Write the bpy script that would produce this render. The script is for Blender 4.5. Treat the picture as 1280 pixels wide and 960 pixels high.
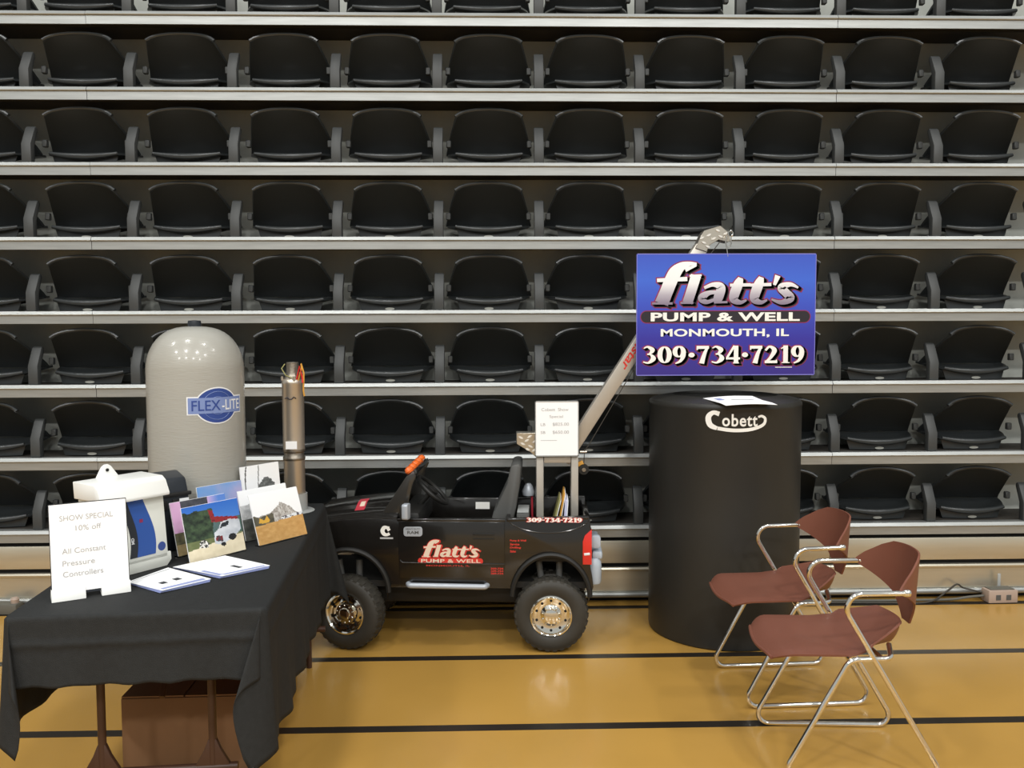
import bpy, bmesh, math, random
from mathutils import Vector, Matrix
random.seed(7)
R = math.radians
for o in list(bpy.data.objects): bpy.data.objects.remove(o)
scn = bpy.context.scene
COL = scn.collection

def lin(r, g, b):
    f = lambda c: (c/255/12.92) if c/255 <= .04045 else ((c/255+.055)/1.055)**2.4
    return (f(r), f(g), f(b), 1)

# ---------------------------------------------------------------- camera, world, lights, exposure
yaw, pitch, roll, CAMH, FPX = .02599, .06, -.00367, 1.53, 1072.4
cy, sy, cp, sp = math.cos(yaw), math.sin(yaw), math.cos(pitch), math.sin(pitch)
fw = Vector((sy*cp, cy*cp, -sp)); rt = Vector((cy, -sy, 0)); up = rt.cross(fw)
rt, up = math.cos(roll)*rt+math.sin(roll)*up, -math.sin(roll)*rt+math.cos(roll)*up
cam_data = bpy.data.cameras.new('camera'); cam = bpy.data.objects.new('camera', cam_data); COL.objects.link(cam)
M3 = Matrix((rt, up, -fw)).transposed()
cam.matrix_world = Matrix.Translation((0, 0, CAMH)) @ M3.to_4x4()
cam_data.sensor_width = 36; cam_data.lens = FPX/1280*36; cam_data.clip_start = .05
scn.camera = cam

world = bpy.data.worlds.new('gym_hall'); scn.world = world; world.use_nodes = True
bg = world.node_tree.nodes['Background']
bg.inputs[0].default_value = (.97, 1.0, .98, 1); bg.inputs[1].default_value = .25

def lamp(x, y, z, watts, size=.7):
    d = bpy.data.lights.new('high_bay_lamp', 'AREA'); d.shape = 'DISK'; d.size = size; d.energy = watts
    d.color = (1, .995, .97)
    o = bpy.data.objects.new('high_bay_lamp', d); COL.objects.link(o); o.location = (x, y, z)
for lx in (-6.5, -2.2, 2.2, 6.5):
    for ly, wt in ((1.2, 60), (-4, 150), (-10, 190)):
        lamp(lx, ly, 8.6, wt)

scn.view_settings.view_transform = 'Standard'; scn.view_settings.look = 'None'
scn.view_settings.gamma = 1; scn.view_settings.use_curve_mapping = False
scn.view_settings.exposure = 0.9

# ---------------------------------------------------------------- materials
def mat(name, col, rough=.5, metal=0, spec=.5, coat=0, coat_rough=.05, noise=0, nscale=8, bump=0, bscale=200, trans=0, ior=1.45, stretch=None, rvar=0):
    m = bpy.data.materials.new(name); m.use_nodes = True
    nt = m.node_tree; b = nt.nodes['Principled BSDF']
    b.inputs['Base Color'].default_value = col; b.inputs['Roughness'].default_value = rough
    b.inputs['Metallic'].default_value = metal; b.inputs['Specular IOR Level'].default_value = spec
    b.inputs['Coat Weight'].default_value = coat; b.inputs['Coat Roughness'].default_value = coat_rough
    b.inputs['Transmission Weight'].default_value = trans; b.inputs['IOR'].default_value = ior
    if noise or bump or rvar:
        tc = nt.nodes.new('ShaderNodeTexCoord'); mp = nt.nodes.new('ShaderNodeMapping')
        nt.links.new(tc.outputs['Object'], mp.inputs[0])
        if stretch: mp.inputs['Scale'].default_value = stretch
    if noise:
        n = nt.nodes.new('ShaderNodeTexNoise'); n.inputs['Scale'].default_value = nscale; n.inputs['Detail'].default_value = 5
        nt.links.new(mp.outputs[0], n.inputs['Vector'])
        r = nt.nodes.new('ShaderNodeValToRGB')
        lo = tuple(c*(1-noise) for c in col[:3])+(1,); hi = tuple(min(1, c*(1+noise)) for c in col[:3])+(1,)
        r.color_ramp.elements[0].color = lo; r.color_ramp.elements[1].color = hi
        r.color_ramp.elements[0].position = .3; r.color_ramp.elements[1].position = .7
        nt.links.new(n.outputs['Fac'], r.inputs[0]); nt.links.new(r.outputs[0], b.inputs['Base Color'])
    if rvar:
        n = nt.nodes.new('ShaderNodeTexNoise'); n.inputs['Scale'].default_value = nscale*.6; n.inputs['Detail'].default_value = 4
        nt.links.new(mp.outputs[0], n.inputs['Vector'])
        mr = nt.nodes.new('ShaderNodeMapRange'); mr.inputs['To Min'].default_value = max(0.02, rough-rvar); mr.inputs['To Max'].default_value = rough+rvar
        nt.links.new(n.outputs['Fac'], mr.inputs[0]); nt.links.new(mr.outputs[0], b.inputs['Roughness'])
    if bump:
        n = nt.nodes.new('ShaderNodeTexNoise'); n.inputs['Scale'].default_value = bscale; n.inputs['Detail'].default_value = 3
        nt.links.new(mp.outputs[0], n.inputs['Vector'])
        bp = nt.nodes.new('ShaderNodeBump'); bp.inputs['Strength'].default_value = bump; bp.inputs['Distance'].default_value = .01
        nt.links.new(n.outputs['Fac'], bp.inputs['Height']); nt.links.new(bp.outputs[0], b.inputs['Normal'])
    return m

def mat_ramp(name, axis, stops, rough=.4, coat=0):
    """printed colour gradient along one object axis (a print that has this gradient itself)"""
    m = bpy.data.materials.new(name); m.use_nodes = True; nt = m.node_tree; b = nt.nodes['Principled BSDF']
    b.inputs['Roughness'].default_value = rough; b.inputs['Coat Weight'].default_value = coat
    tc = nt.nodes.new('ShaderNodeTexCoord'); sx = nt.nodes.new('ShaderNodeSeparateXYZ'); nt.links.new(tc.outputs['Object'], sx.inputs[0])
    mr = nt.nodes.new('ShaderNodeMapRange'); mr.inputs['From Min'].default_value = stops[0][0]; mr.inputs['From Max'].default_value = stops[-1][0]
    nt.links.new(sx.outputs[axis], mr.inputs[0])
    rp = nt.nodes.new('ShaderNodeValToRGB'); el = rp.color_ramp.elements
    a, z = stops[0][0], stops[-1][0]
    el[0].color = stops[0][1]; el[1].color = stops[-1][1]
    for s in stops[1:-1]:
        e = el.new((s[0]-a)/(z-a)); e.color = s[1]
    nt.links.new(mr.outputs[0], rp.inputs[0]); nt.links.new(rp.outputs[0], b.inputs['Base Color'])
    return m

def mat_print(name, rough=.25):
    m = bpy.data.materials.new(name); m.use_nodes = True; nt = m.node_tree; b = nt.nodes['Principled BSDF']
    b.inputs['Roughness'].default_value = rough; b.inputs['Coat Weight'].default_value = .3
    a = nt.nodes.new('ShaderNodeAttribute'); a.attribute_name = 'print_colour'
    nt.links.new(a.outputs['Color'], b.inputs['Base Color']); return m

MT = dict(
 floor=mat('tan_gym_floor', lin(182, 140, 68), .22, spec=.5, noise=.07, nscale=1.4, bump=.015, bscale=3, rvar=.06),
 line=mat('black_floor_paint', lin(38, 33, 28), .3),
 alu=mat('bleacher_aluminium', lin(166, 168, 166), .42, metal=.7, noise=.09, nscale=5, stretch=(1, 1, 14), rvar=.08),
 alu_front=mat('bleacher_front_steel', lin(205, 198, 180), .34, metal=.8, noise=.07, nscale=3, stretch=(.6, 1, 6), rvar=.06),
 riser=mat('bleacher_riser_board', lin(165, 167, 160), .6, noise=.15, nscale=4),
 deck=mat('bleacher_deck', lin(56, 52, 47), .7, noise=.2, nscale=6),
 seat=mat('black_seat_plastic', lin(46, 49, 50), .30, spec=.5),
 post=mat('grey_post_steel', lin(62, 64, 64), .5, noise=.06),
 plate=mat('seat_number_plate', lin(176, 176, 168), .35, metal=.3),
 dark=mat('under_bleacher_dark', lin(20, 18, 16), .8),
 cloth=mat('black_tablecloth', lin(36, 37, 37), .78, spec=.35, noise=.12, nscale=60, bump=.25, bscale=420),
 legbrown=mat('brown_leg_steel', lin(70, 46, 34), .45),
 card=mat('cardboard', lin(132, 98, 68), .85, noise=.08, nscale=5),
 paper=mat('white_paper', lin(253, 253, 253), .6),
 acrylic=mat('clear_acrylic', (.9, .95, .95, 1), .05, trans=1, ior=1.3),
 whitepl=mat('white_plastic', lin(236, 236, 232), .35),
 offwhite=mat('off_white_enclosure', lin(226, 227, 218), .38),
 ink=mat('faded_grey_ink', lin(178, 178, 178), .7),
 inkdark=mat('dark_print', lin(60, 62, 66), .6),
 inkblue=mat('pale_blue_print', lin(150, 160, 205), .5),
 blue=mat('blue_panel_print', lin(46, 84, 158), .35),
 bluedark=mat('dark_panel_print', lin(38, 42, 48), .35),
 tank=mat('tank_grey_beige', lin(162, 160, 152), .3, spec=.5, bump=.12, bscale=28, noise=.03, nscale=3, stretch=(1, 1, 6), coat=.35, coat_rough=.12),
 labelblue=mat('tank_label_blue', lin(48, 72, 140), .35),
 labellight=mat('tank_label_pale_blue', lin(122, 140, 188), .35),
 labelwhite=mat('tank_label_white', lin(228, 230, 232), .35),
 steel=mat('brushed_stainless', lin(196, 186, 172), .36, metal=.8, rvar=.05, nscale=20, stretch=(1, 1, .1)),
 steelrough=mat('cast_stainless', lin(150, 142, 130), .45, metal=1, bump=.2, bscale=90),
 clearpl=mat('frosted_clear_plastic', lin(190, 192, 190), .3, trans=.35),
 blackbody=mat('glossy_black_toy_plastic', lin(24, 22, 20), .22, spec=.6, coat=.5, coat_rough=.08),
 pillar=mat('glossy_grey_black_plastic', lin(52, 50, 47), .2, coat=.4),
 blackmatte=mat('matte_black_plastic', lin(28, 27, 25), .55),
 greypl=mat('grey_seat_plastic', lin(82, 82, 80), .5),
 rubber=mat('tyre_plastic', lin(52, 49, 43), .6, noise=.1, nscale=12),
 chrome=mat('chrome', lin(235, 232, 225), .09, metal=1),
 chromegold=mat('chrome_wheel', lin(238, 235, 226), .1, metal=1),
 silver=mat('silver_plastic', lin(172, 178, 186), .32, metal=.2),
 bumper=mat('grey_blue_plastic', lin(176, 186, 196), .4),
 red=mat('tail_light_red', lin(214, 46, 40), .2, coat=.5),
 redink=mat('red_vinyl', lin(206, 54, 46), .4),
 pink=mat('pink_red_sticker', lin(190, 56, 70), .4),
 whiteink=mat('white_vinyl', lin(240, 238, 232), .4),
 cream=mat('cream_vinyl', lin(228, 206, 184), .4),
 blackink=mat('black_vinyl', lin(40, 36, 44), .4),
 orange=mat('amber_cab_light', lin(238, 110, 42), .25, coat=.4),
 mast=mat('brushed_aluminium', lin(186, 180, 170), .4, metal=.45, noise=.05, nscale=10),
 diamond=mat('diamond_plate', lin(196, 190, 178), .3, metal=.85),
 lug=mat('bright_tread', lin(240, 238, 232), .25, metal=.4),
 cable=mat('dark_wire', lin(70, 66, 60), .5, metal=.4),
 barrel=mat('black_basin_plastic', lin(44, 43, 40), .42, spec=.4, noise=.08, nscale=3, bump=.03, bscale=40),
 brown=mat('brown_chair_plastic', lin(118, 73, 58), .42, spec=.4, noise=.05, nscale=5, bump=.03, bscale=350),
 tape=mat('grey_cable', lin(96, 94, 86), .6),
 pboxgrey=mat('power_box_grey', lin(170, 150, 136), .5),
 signface=None, print=mat_print('photo_print'),
 bgreen=mat('olive_booklet', lin(150, 146, 92), .5), bgold=mat('gold_booklet', lin(206, 150, 60), .5), bviolet=mat('lilac_booklet', lin(200, 200, 224), .5),
)

# ---------------------------------------------------------------- mesh helpers
class MB:
    def __init__(s): s.v = []; s.f = []
    def add(s, v, f):
        n = len(s.v); s.v += [tuple(p) for p in v]; s.f += [tuple(i+n for i in q) for q in f]; return s
    def box(s, x0, x1, y0, y1, z0, z1, rz=0, ry=0, piv=None):
        v = [(x, y, z) for x in (x0, x1) for y in (y0, y1) for z in (z0, z1)]
        if rz or ry:
            c = Vector(piv) if piv else Vector(((x0+x1)/2, (y0+y1)/2, (z0+z1)/2))
            m = Matrix.Rotation(rz, 3, 'Z') @ Matrix.Rotation(ry, 3, 'Y')
            v = [c+m @ (Vector(p)-c) for p in v]
        return s.add(v, [(0, 1, 3, 2), (4, 6, 7, 5), (0, 4, 5, 1), (2, 3, 7, 6), (0, 2, 6, 4), (1, 5, 7, 3)])
    def tube(s, pts, r, n=8, caps=True):
        pts = [Vector(p) for p in pts]; rs = r if isinstance(r, (list, tuple)) else [r]*len(pts)
        t0 = (pts[1]-pts[0]).normalized(); a = t0.orthogonal().normalized(); rings = []; v = []
        for i, p in enumerate(pts):
            t = (pts[min(i+1, len(pts)-1)]-pts[max(i-1, 0)]).normalized()
            a = (a-t*a.dot(t)).normalized(); b = t.cross(a)
            v += [p+(a*math.cos(2*math.pi*k/n)+b*math.sin(2*math.pi*k/n))*rs[i] for k in range(n)]
        f = [(i*n+k, i*n+(k+1) % n, (i+1)*n+(k+1) % n, (i+1)*n+k) for i in range(len(pts)-1) for k in range(n)]
        if caps: f += [tuple(range(n))[::-1], tuple((len(pts)-1)*n+k for k in range(n))]
        return s.add(v, f)
    def lathe(s, prof, n=32, c=(0, 0, 0), axis='z', cap0=True, cap1=True):
        v = []
        for r, h in prof:
            for k in range(n):
                a = 2*math.pi*k/n; x, y = r*math.cos(a), r*math.sin(a)
                p = (x, y, h) if axis == 'z' else ((x, -h, y) if axis == 'y' else (h, x, y))
                v.append((p[0]+c[0], p[1]+c[1], p[2]+c[2]))
        m = len(prof)
        f = [(i*n+k, i*n+(k+1) % n, (i+1)*n+(k+1) % n, (i+1)*n+k) for i in range(m-1) for k in range(n)]
        if cap0: f.append(tuple(range(n))[::-1])
        if cap1: f.append(tuple((m-1)*n+k for k in range(n)))
        return s.add(v, f)
    def prism(s, poly, a, b, mp):
        """poly 2D, mp(u,v,w) -> 3D, extruded w from a to b"""
        n = len(poly)
        v = [mp(u, w, a) for u, w in poly]+[mp(u, w, b) for u, w in poly]
        return s.add(v, [tuple(range(n)), tuple(range(n, 2*n))[::-1]]+[(i, n+i, n+(i+1) % n, (i+1) % n) for i in range(n)])
    def grid(s, fn, nu, nv, th=0, nrm=None):
        """fn(u,v) in 0..1 -> 3D; with th a closed shell"""
        P = [[Vector(fn(i/nu, j/nv)) for j in range(nv+1)] for i in range(nu+1)]
        idx = lambda i, j: i*(nv+1)+j
        f = [(idx(i, j), idx(i+1, j), idx(i+1, j+1), idx(i, j+1)) for i in range(nu) for j in range(nv)]
        v = [p for r in P for p in r]
        if th:
            N = []
            for i in range(nu+1):
                for j in range(nv+1):
                    du = P[min(i+1, nu)][j]-P[max(i-1, 0)][j]; dv = P[i][min(j+1, nv)]-P[i][max(j-1, 0)]
                    q = du.cross(dv); N.append(q.normalized() if q.length > 1e-9 else Vector((0, 0, 1)))
            m = len(v); v = v+[p-N[k]*th for k, p in enumerate(v)]
            f2 = [tuple(m+k for k in q)[::-1] for q in f]
            rim = [idx(i, 0) for i in range(nu)]+[idx(nu, j) for j in range(nv)]+[idx(i, nv) for i in range(nu, 0, -1)]+[idx(0, j) for j in range(nv, 0, -1)]
            f = f+f2+[(rim[k], m+rim[k], m+rim[(k+1) % len(rim)], rim[(k+1) % len(rim)]) for k in range(len(rim))]
        return s.add(v, f)
    def flat(s, vf, mp):
        v, f = vf; out = []
        for p in v:                                        # overlapping strokes lie a hair in front of each other
            q = mp(p[0], p[1]); out.append((q[0], q[1]-(p[2] if len(p) > 2 else 0)*2.5e-5, q[2]))
        return s.add(out, f)
    def build(s, name, m, parent=None, bevel=0, seg=2, smooth=True, angle=38, merge=False, fix=True):
        bm = bmesh.new(); vs = [bm.verts.new(p) for p in s.v]
        for q in s.f:
            try: bm.faces.new([vs[i] for i in dict.fromkeys(q)])
            except ValueError: pass
        if merge: bmesh.ops.remove_doubles(bm, verts=bm.verts, dist=1e-5)
        if fix: bmesh.ops.recalc_face_normals(bm, faces=bm.faces)
        if bevel:
            ed = [e for e in bm.edges if len(e.link_faces) == 2 and e.calc_face_angle(0) > R(30)]
            bmesh.ops.bevel(bm, geom=ed, offset=bevel, segments=seg, affect='EDGES', profile=.5, clamp_overlap=True)
        me = bpy.data.meshes.new(name); bm.to_mesh(me); bm.free()
        if smooth:
            me.polygons.foreach_set('use_smooth', [True]*len(me.polygons)); me.set_sharp_from_angle(angle=R(angle))
        me.materials.append(MT[m] if isinstance(m, str) else m)
        o = bpy.data.objects.new(name, me); COL.objects.link(o)
        if parent is not None: o.parent = parent
        return o

def tag(o, label, cat=None, group=None, kind=None):
    if label: o['label'] = label
    if cat: o['category'] = cat
    if group: o['group'] = group
    if kind: o['kind'] = kind
    return o
def empty(name, loc=(0, 0, 0), rz=0):
    o = bpy.data.objects.new(name, None); COL.objects.link(o); o.location = loc; o.rotation_euler = (0, 0, rz)
    o.empty_display_size = .1; return o
def copy_tree(o, parent=None):
    c = o.copy(); COL.objects.link(c); c.parent = parent
    for ch in [x for x in SRC[o.name]]: copy_tree(ch, c)
    return c
SRC = {}
def remember(o):
    SRC[o.name] = list(o.children)
    for c in o.children: remember(c)

def fillet(pts, rad, n=6):
    """polyline with rounded corners"""
    pts = [Vector(p) for p in pts]; out = [pts[0]]
    for i in range(1, len(pts)-1):
        a, p, b = pts[i-1], pts[i], pts[i+1]; r = rad[i-1] if isinstance(rad, (list, tuple)) else rad
        d1, d2 = (a-p).normalized(), (b-p).normalized(); h = d1.angle(d2)/2
        t = min(r/math.tan(h), (a-p).length*.49, (b-p).length*.49)
        A, B = p+d1*t, p+d2*t; rr = t*math.tan(h); c = p+(d1+d2).normalized()*(rr/math.sin(h))
        va, vb = A-c, B-c; an = va.angle(vb)
        for k in range(n+1):
            q = k/n; w = (va*math.sin((1-q)*an)+vb*math.sin(q*an))/math.sin(an) if an > 1e-4 else va
            out.append(c+w)
    out.append(pts[-1]); return out

def arcpts(cx, cz, rx, rz, a0, a1, n):
    return [(cx+rx*math.cos(R(a0+(a1-a0)*k/n)), cz+rz*math.sin(R(a0+(a1-a0)*k/n))) for k in range(n+1)]
def rrect(x0, x1, y0, y1, r, n=6):
    return arcpts(x1-r, y1-r, r, r, 0, 90, n)+arcpts(x0+r, y1-r, r, r, 90, 180, n)+arcpts(x0+r, y0+r, r, r, 180, 270, n)+arcpts(x1-r, y0+r, r, r, 270, 360, n)

# ---------------------------------------------------------------- lettering helpers
def text2d(body, rect, bold=0., shear=0., spacing=1., align='CENTER', keep=False):
    """outline letters fitted into rect (x0,x1,y0,y1); keep: keep the letter proportions, fit the height"""
    cu = bpy.data.curves.new('letters', 'FONT'); cu.body = body; cu.size = 1; cu.offset = bold; cu.shear = shear
    cu.space_character = spacing; cu.resolution_u = 4; cu.fill_mode = 'FRONT'
    o = bpy.data.objects.new('letters', cu); COL.objects.link(o)
    dg = bpy.context.evaluated_depsgraph_get(); me = o.evaluated_get(dg).to_mesh()
    v = [(p.co.x, p.co.y) for p in me.vertices]; f = [tuple(p.vertices) for p in me.polygons]
    o.evaluated_get(dg).to_mesh_clear(); bpy.data.objects.remove(o); bpy.data.curves.remove(cu)
    x0, x1 = min(p[0] for p in v), max(p[0] for p in v); y0, y1 = min(p[1] for p in v), max(p[1] for p in v)
    sx = (rect[1]-rect[0])/(x1-x0); sy_ = (rect[3]-rect[2])/(y1-y0); ox = rect[0]
    if keep:
        sx = sy_; w = (x1-x0)*sx
        ox = rect[0] if align == 'LEFT' else (rect[0]+rect[1]-w)/2
    return [(ox+(p[0]-x0)*sx, rect[2]+(p[1]-y0)*sy_) for p in v], f

def catmull(P, n=7, closed=False):
    out = []; m = len(P)
    rng = m if closed else m-1
    for i in range(rng):
        g = lambda k: P[k % m] if closed else P[max(0, min(m-1, k))]
        a, b, c, d = g(i-1), g(i), g(i+1), g(i+2)
        for k in range(n):
            t = k/n
            out.append(tuple(.5*(2*b[j]+(c[j]-a[j])*t+(2*a[j]-5*b[j]+4*c[j]-d[j])*t*t+(3*b[j]-a[j]-3*c[j]+d[j])*t**3) for j in range(3)))
    if not closed: out.append(tuple(P[-1]))
    return out
def strokes2d(strokes, extra=0., dx=0., dy=0.):
    v, f = [], []
    for si, st in enumerate(strokes):
        closed = st[0] == 'o'; P = [p for p in st if p != 'o']
        pts = catmull(P, 7, closed) if len(P) > 2 else P
        m = len(pts); n0 = len(v)
        for i, p in enumerate(pts):
            a, b = (pts[i-1], pts[(i+1) % m]) if closed else (pts[max(0, i-1)], pts[min(m-1, i+1)])
            tx, ty = b[0]-a[0], b[1]-a[1]; L = math.hypot(tx, ty) or 1; tx /= L; ty /= L
            w = p[2]/2+extra; ex = 0
            if extra and not closed: ex = -extra if i == 0 else (extra if i == m-1 else 0)
            x, y = p[0]+dx+tx*ex, p[1]+dy+ty*ex
            v += [(x-ty*w, y+tx*w, si), (x+ty*w, y-tx*w, si)]
        for i in range(m if closed else m-1):
            j = (i+1) % m; f.append((n0+2*i, n0+2*j, n0+2*j+1, n0+2*i+1))
    return v, f
def xf(vf, sx, sy_, ox, oy): return [(p[0]*sx+ox, p[1]*sy_+oy)+tuple(p[2:]) for p in vf[0]], vf[1]
def disc2d(x, y, r, n=16): return [(x+r*math.cos(2*math.pi*k/n), y+r*math.sin(2*math.pi*k/n)) for k in range(n)], [tuple(range(n))]
def poly2d(p): return list(p), [tuple(range(len(p)))]

DIG = {
 '0': [['o']+[(.3+.2*math.cos(a), .5+.43*math.sin(a), .08+.13*abs(math.cos(a))) for a in [2*math.pi*k/12 for k in range(12)]]],
 '3': [[(.05, .86, .05), (.22, .95, .11), (.42, .78, .21), (.32, .57, .1), (.2, .53, .07)], [(.2, .53, .07), (.36, .5, .1), (.46, .28, .22), (.26, .05, .11), (.03, .1, .07)]],
 '9': [['o']+[(.28+.18*math.cos(a), .67+.28*math.sin(a), .08+.12*abs(math.cos(a))) for a in [2*math.pi*k/12 for k in range(12)]], [(.47, .68, .2), (.45, .4, .18), (.33, .14, .13), (.12, .0, .06)]],
 '7': [[(.02, .91, .17), (.55, .91, .17)], [(.5, .95, .1), (.36, .55, .16), (.24, .0, .22)], [(.05, .97, .06), (.05, .76, .06)]],
 '4': [[(.36, 1.0, .1), (.05, .33, .1)], [(.0, .28, .12), (.6, .28, .12)], [(.43, 1.0, .19), (.43, .0, .19)], [(.3, .02, .05), (.56, .02, .05)]],
 '2': [[(.05, .72, .1), (.22, .94, .12), (.43, .74, .21), (.28, .34, .15), (.08, .08, .1)], [(.02, .075, .15), (.54, .075, .15)], [(.52, .2, .05), (.54, .02, .05)]],
 '1': [[(.27, 1.0, .2), (.27, .0, .2)], [(.07, .82, .05), (.27, .95, .1)], [(.1, .025, .05), (.45, .025, .05)]],
 '-': [[(.05, .48, .13), (.3, .48, .13)]],
}
ADV = {'1': .5, '-': .36, '.': .36}
def digits(s):
    x = 0; out = []
    for ch in s:
        if ch == '.':
            out.append(['o']+[(x+.17+.065*math.cos(a), .48+.07*math.sin(a), .13) for a in [2*math.pi*k/10 for k in range(10)]])
        else:
            for st in DIG[ch]: out.append([p if p == 'o' else (p[0]+x, p[1], p[2]) for p in st])
        x += ADV.get(ch, .64)
    return out, x-.05
# the heavy italic word, drawn stroke by stroke (y grows downwards here)
WORD = [
 [(232, 470, 82), (260, 400, 78), (288, 330, 78), (314, 280, 74), (352, 246, 50), (398, 231, 26), (440, 232, 14)],
 [(204, 330, 22), (385, 322, 26)], [(176, 469, 12), (298, 469, 14)], [(372, 268, 26), (438, 240, 12)],
 [(386, 466, 60), (412, 385, 60), (437, 300, 62)], [(345, 466, 12), (422, 466, 12)], [(398, 303, 12), (470, 300, 12)],
 [(486, 376, 18), (540, 356, 26), (586, 372, 50), (574, 425, 58), (560, 462, 46)],
 [(580, 402, 20), (515, 406, 28), (474, 436, 50), (502, 461, 26), (562, 440, 18)], [(545, 463, 14), (626, 462, 12)],
 [(704, 316, 30), (690, 352, 56), (668, 410, 60), (664, 446, 48), (702, 464, 26), (740, 450, 10)], [(640, 360, 18), (764, 358, 20)],
 [(828, 312, 30), (814, 350, 56), (792, 410, 60), (788, 446, 48), (826, 464, 26), (864, 450, 10)], [(764, 360, 18), (888, 356, 20)],
 [(926, 303, 34), (906, 360, 18)],
 [(1050, 376, 12), (1002, 356, 26), (948, 374, 46), (978, 408, 50), (1004, 440, 48), (950, 464, 28), (890, 446, 10)],
]

# ---------------------------------------------------------------- floor
floor = MB().box(-9, 9, -11, 7, -.05, 0).build('floor', 'floor', smooth=False); tag(floor, 'glossy tan gym floor with thin black lines', kind='structure')
for k in range(-6, 4):
    y = 3.962+.718*k
    if y > 4.72: continue
    MB().box(-9, 9, y-.026, y+.026, -.001, .0006).build('floor_line', 'line', floor, smooth=False)

# ---------------------------------------------------------------- telescopic bleacher, closed
WY = 4.775; RISE = .405; Z7 = .440; SB = .005
COLX = [-2.245+.5612*(j-1) for j in range(0, 12)]         # seat centres; first one cut by the left frame edge
ORD = ['first', 'second', 'third', 'fourth', 'fifth', 'sixth', 'seventh', 'eighth', 'ninth', 'tenth', 'eleventh', 'twelfth']
def nosing(x0, x1, dy):
    prof = [(0, -.068), (0, -.023), (-.009, -.0215), (-.011, -.018), (-.001, 0), (.05, 0), (.05, -.008), (.012, -.008), (.012, -.068)]
    m = MB(); m.prism([(y, z) for y, z in prof], x0, x1, lambda u, w, a: (a, u+dy, w)); return m
post_poly = [(.0, 0), (.0, .105), (.05, .2), (.066, .213), (.082, .205), (.085, .19), (.045, .1), (.045, 0)]
def post_mesh():
    m = MB(); m.prism(post_poly, -.027, .027, lambda u, w, a: (a, u, w)); return m
post_src = None
for k in range(8):                                         # k = 0: lowest tier
    z = Z7+RISE*k; y = WY+SB*k
    t = empty('bleacher_tier', (0, y, z))
    nm = 'lowest' if k == 0 else ('topmost' if k == 7 else ORD[k])
    tag(t, f'{nm} aluminium edged bleacher tier{"" if k in (0, 7) else " up from the floor"}', 'bleacher', 'closed bleacher tiers')
    for x0, x1, dy in ((-5.2, -2.181+.004*(k % 3), .0025*(k % 2)), (-2.178+.004*(k % 3), 1.932+.003*(k % 2), 0), (1.9345+.003*(k % 2), 5.4, -.002*((k+1) % 2))):
        nosing(x0, x1, dy).build('nosing', 'alu', t, angle=25)
    MB().box(-5.2, 5.4, .05, .64, -.03, -.004).build('deck', 'deck', t, smooth=False)
    MB().box(-5.2, 5.4, .37, .385, -.004, RISE-.03).build('riser', 'riser', t, smooth=False)
    MB().box(-5.2, 5.4, .05, .065, -.066, -.03).build('support_channel', 'dark', t, smooth=False)
    for j in range(12):
        x = COLX[j]+.2806
        if post_src is None: o = post_src = post_mesh().build('armrest_post', 'post', t, bevel=.006)
        else: o = post_src.copy(); COL.objects.link(o); o.parent = t
        o.location = (x, .02, 0)
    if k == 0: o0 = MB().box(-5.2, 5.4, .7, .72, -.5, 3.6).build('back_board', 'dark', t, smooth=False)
# front fascia below the lowest tier
fr = empty('bleacher_fascia', (0, WY, 0)); tag(fr, 'beige metal fascia closing off the bottom of the bleacher', 'fascia')
for x0, x1 in ((-5.2, -2.18), (-2.178, 1.935), (1.938, 5.4)):
    MB().box(x0, x1, .004, .02, .222, .350).build('front_panel', 'alu_front', fr, bevel=.003)
    m = MB(); m.prism([(.0, .062), (.0, .176), (-.010, .180), (-.012, .190), (-.008, .199), (.02, .199), (.02, .062)], x0, x1, lambda u, w, a: (a, u, w)); m.build('kick_panel', 'alu_front', fr, angle=25)
MB().tube([(-5.2, -.012, .046), (5.4, -.012, .046)], .017, 12).build('bottom_pipe', 'alu', fr)
MB().box(-5.2, 5.4, .03, .05, .0, .36).build('shadow_gap_board', 'dark', fr, smooth=False)

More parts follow.
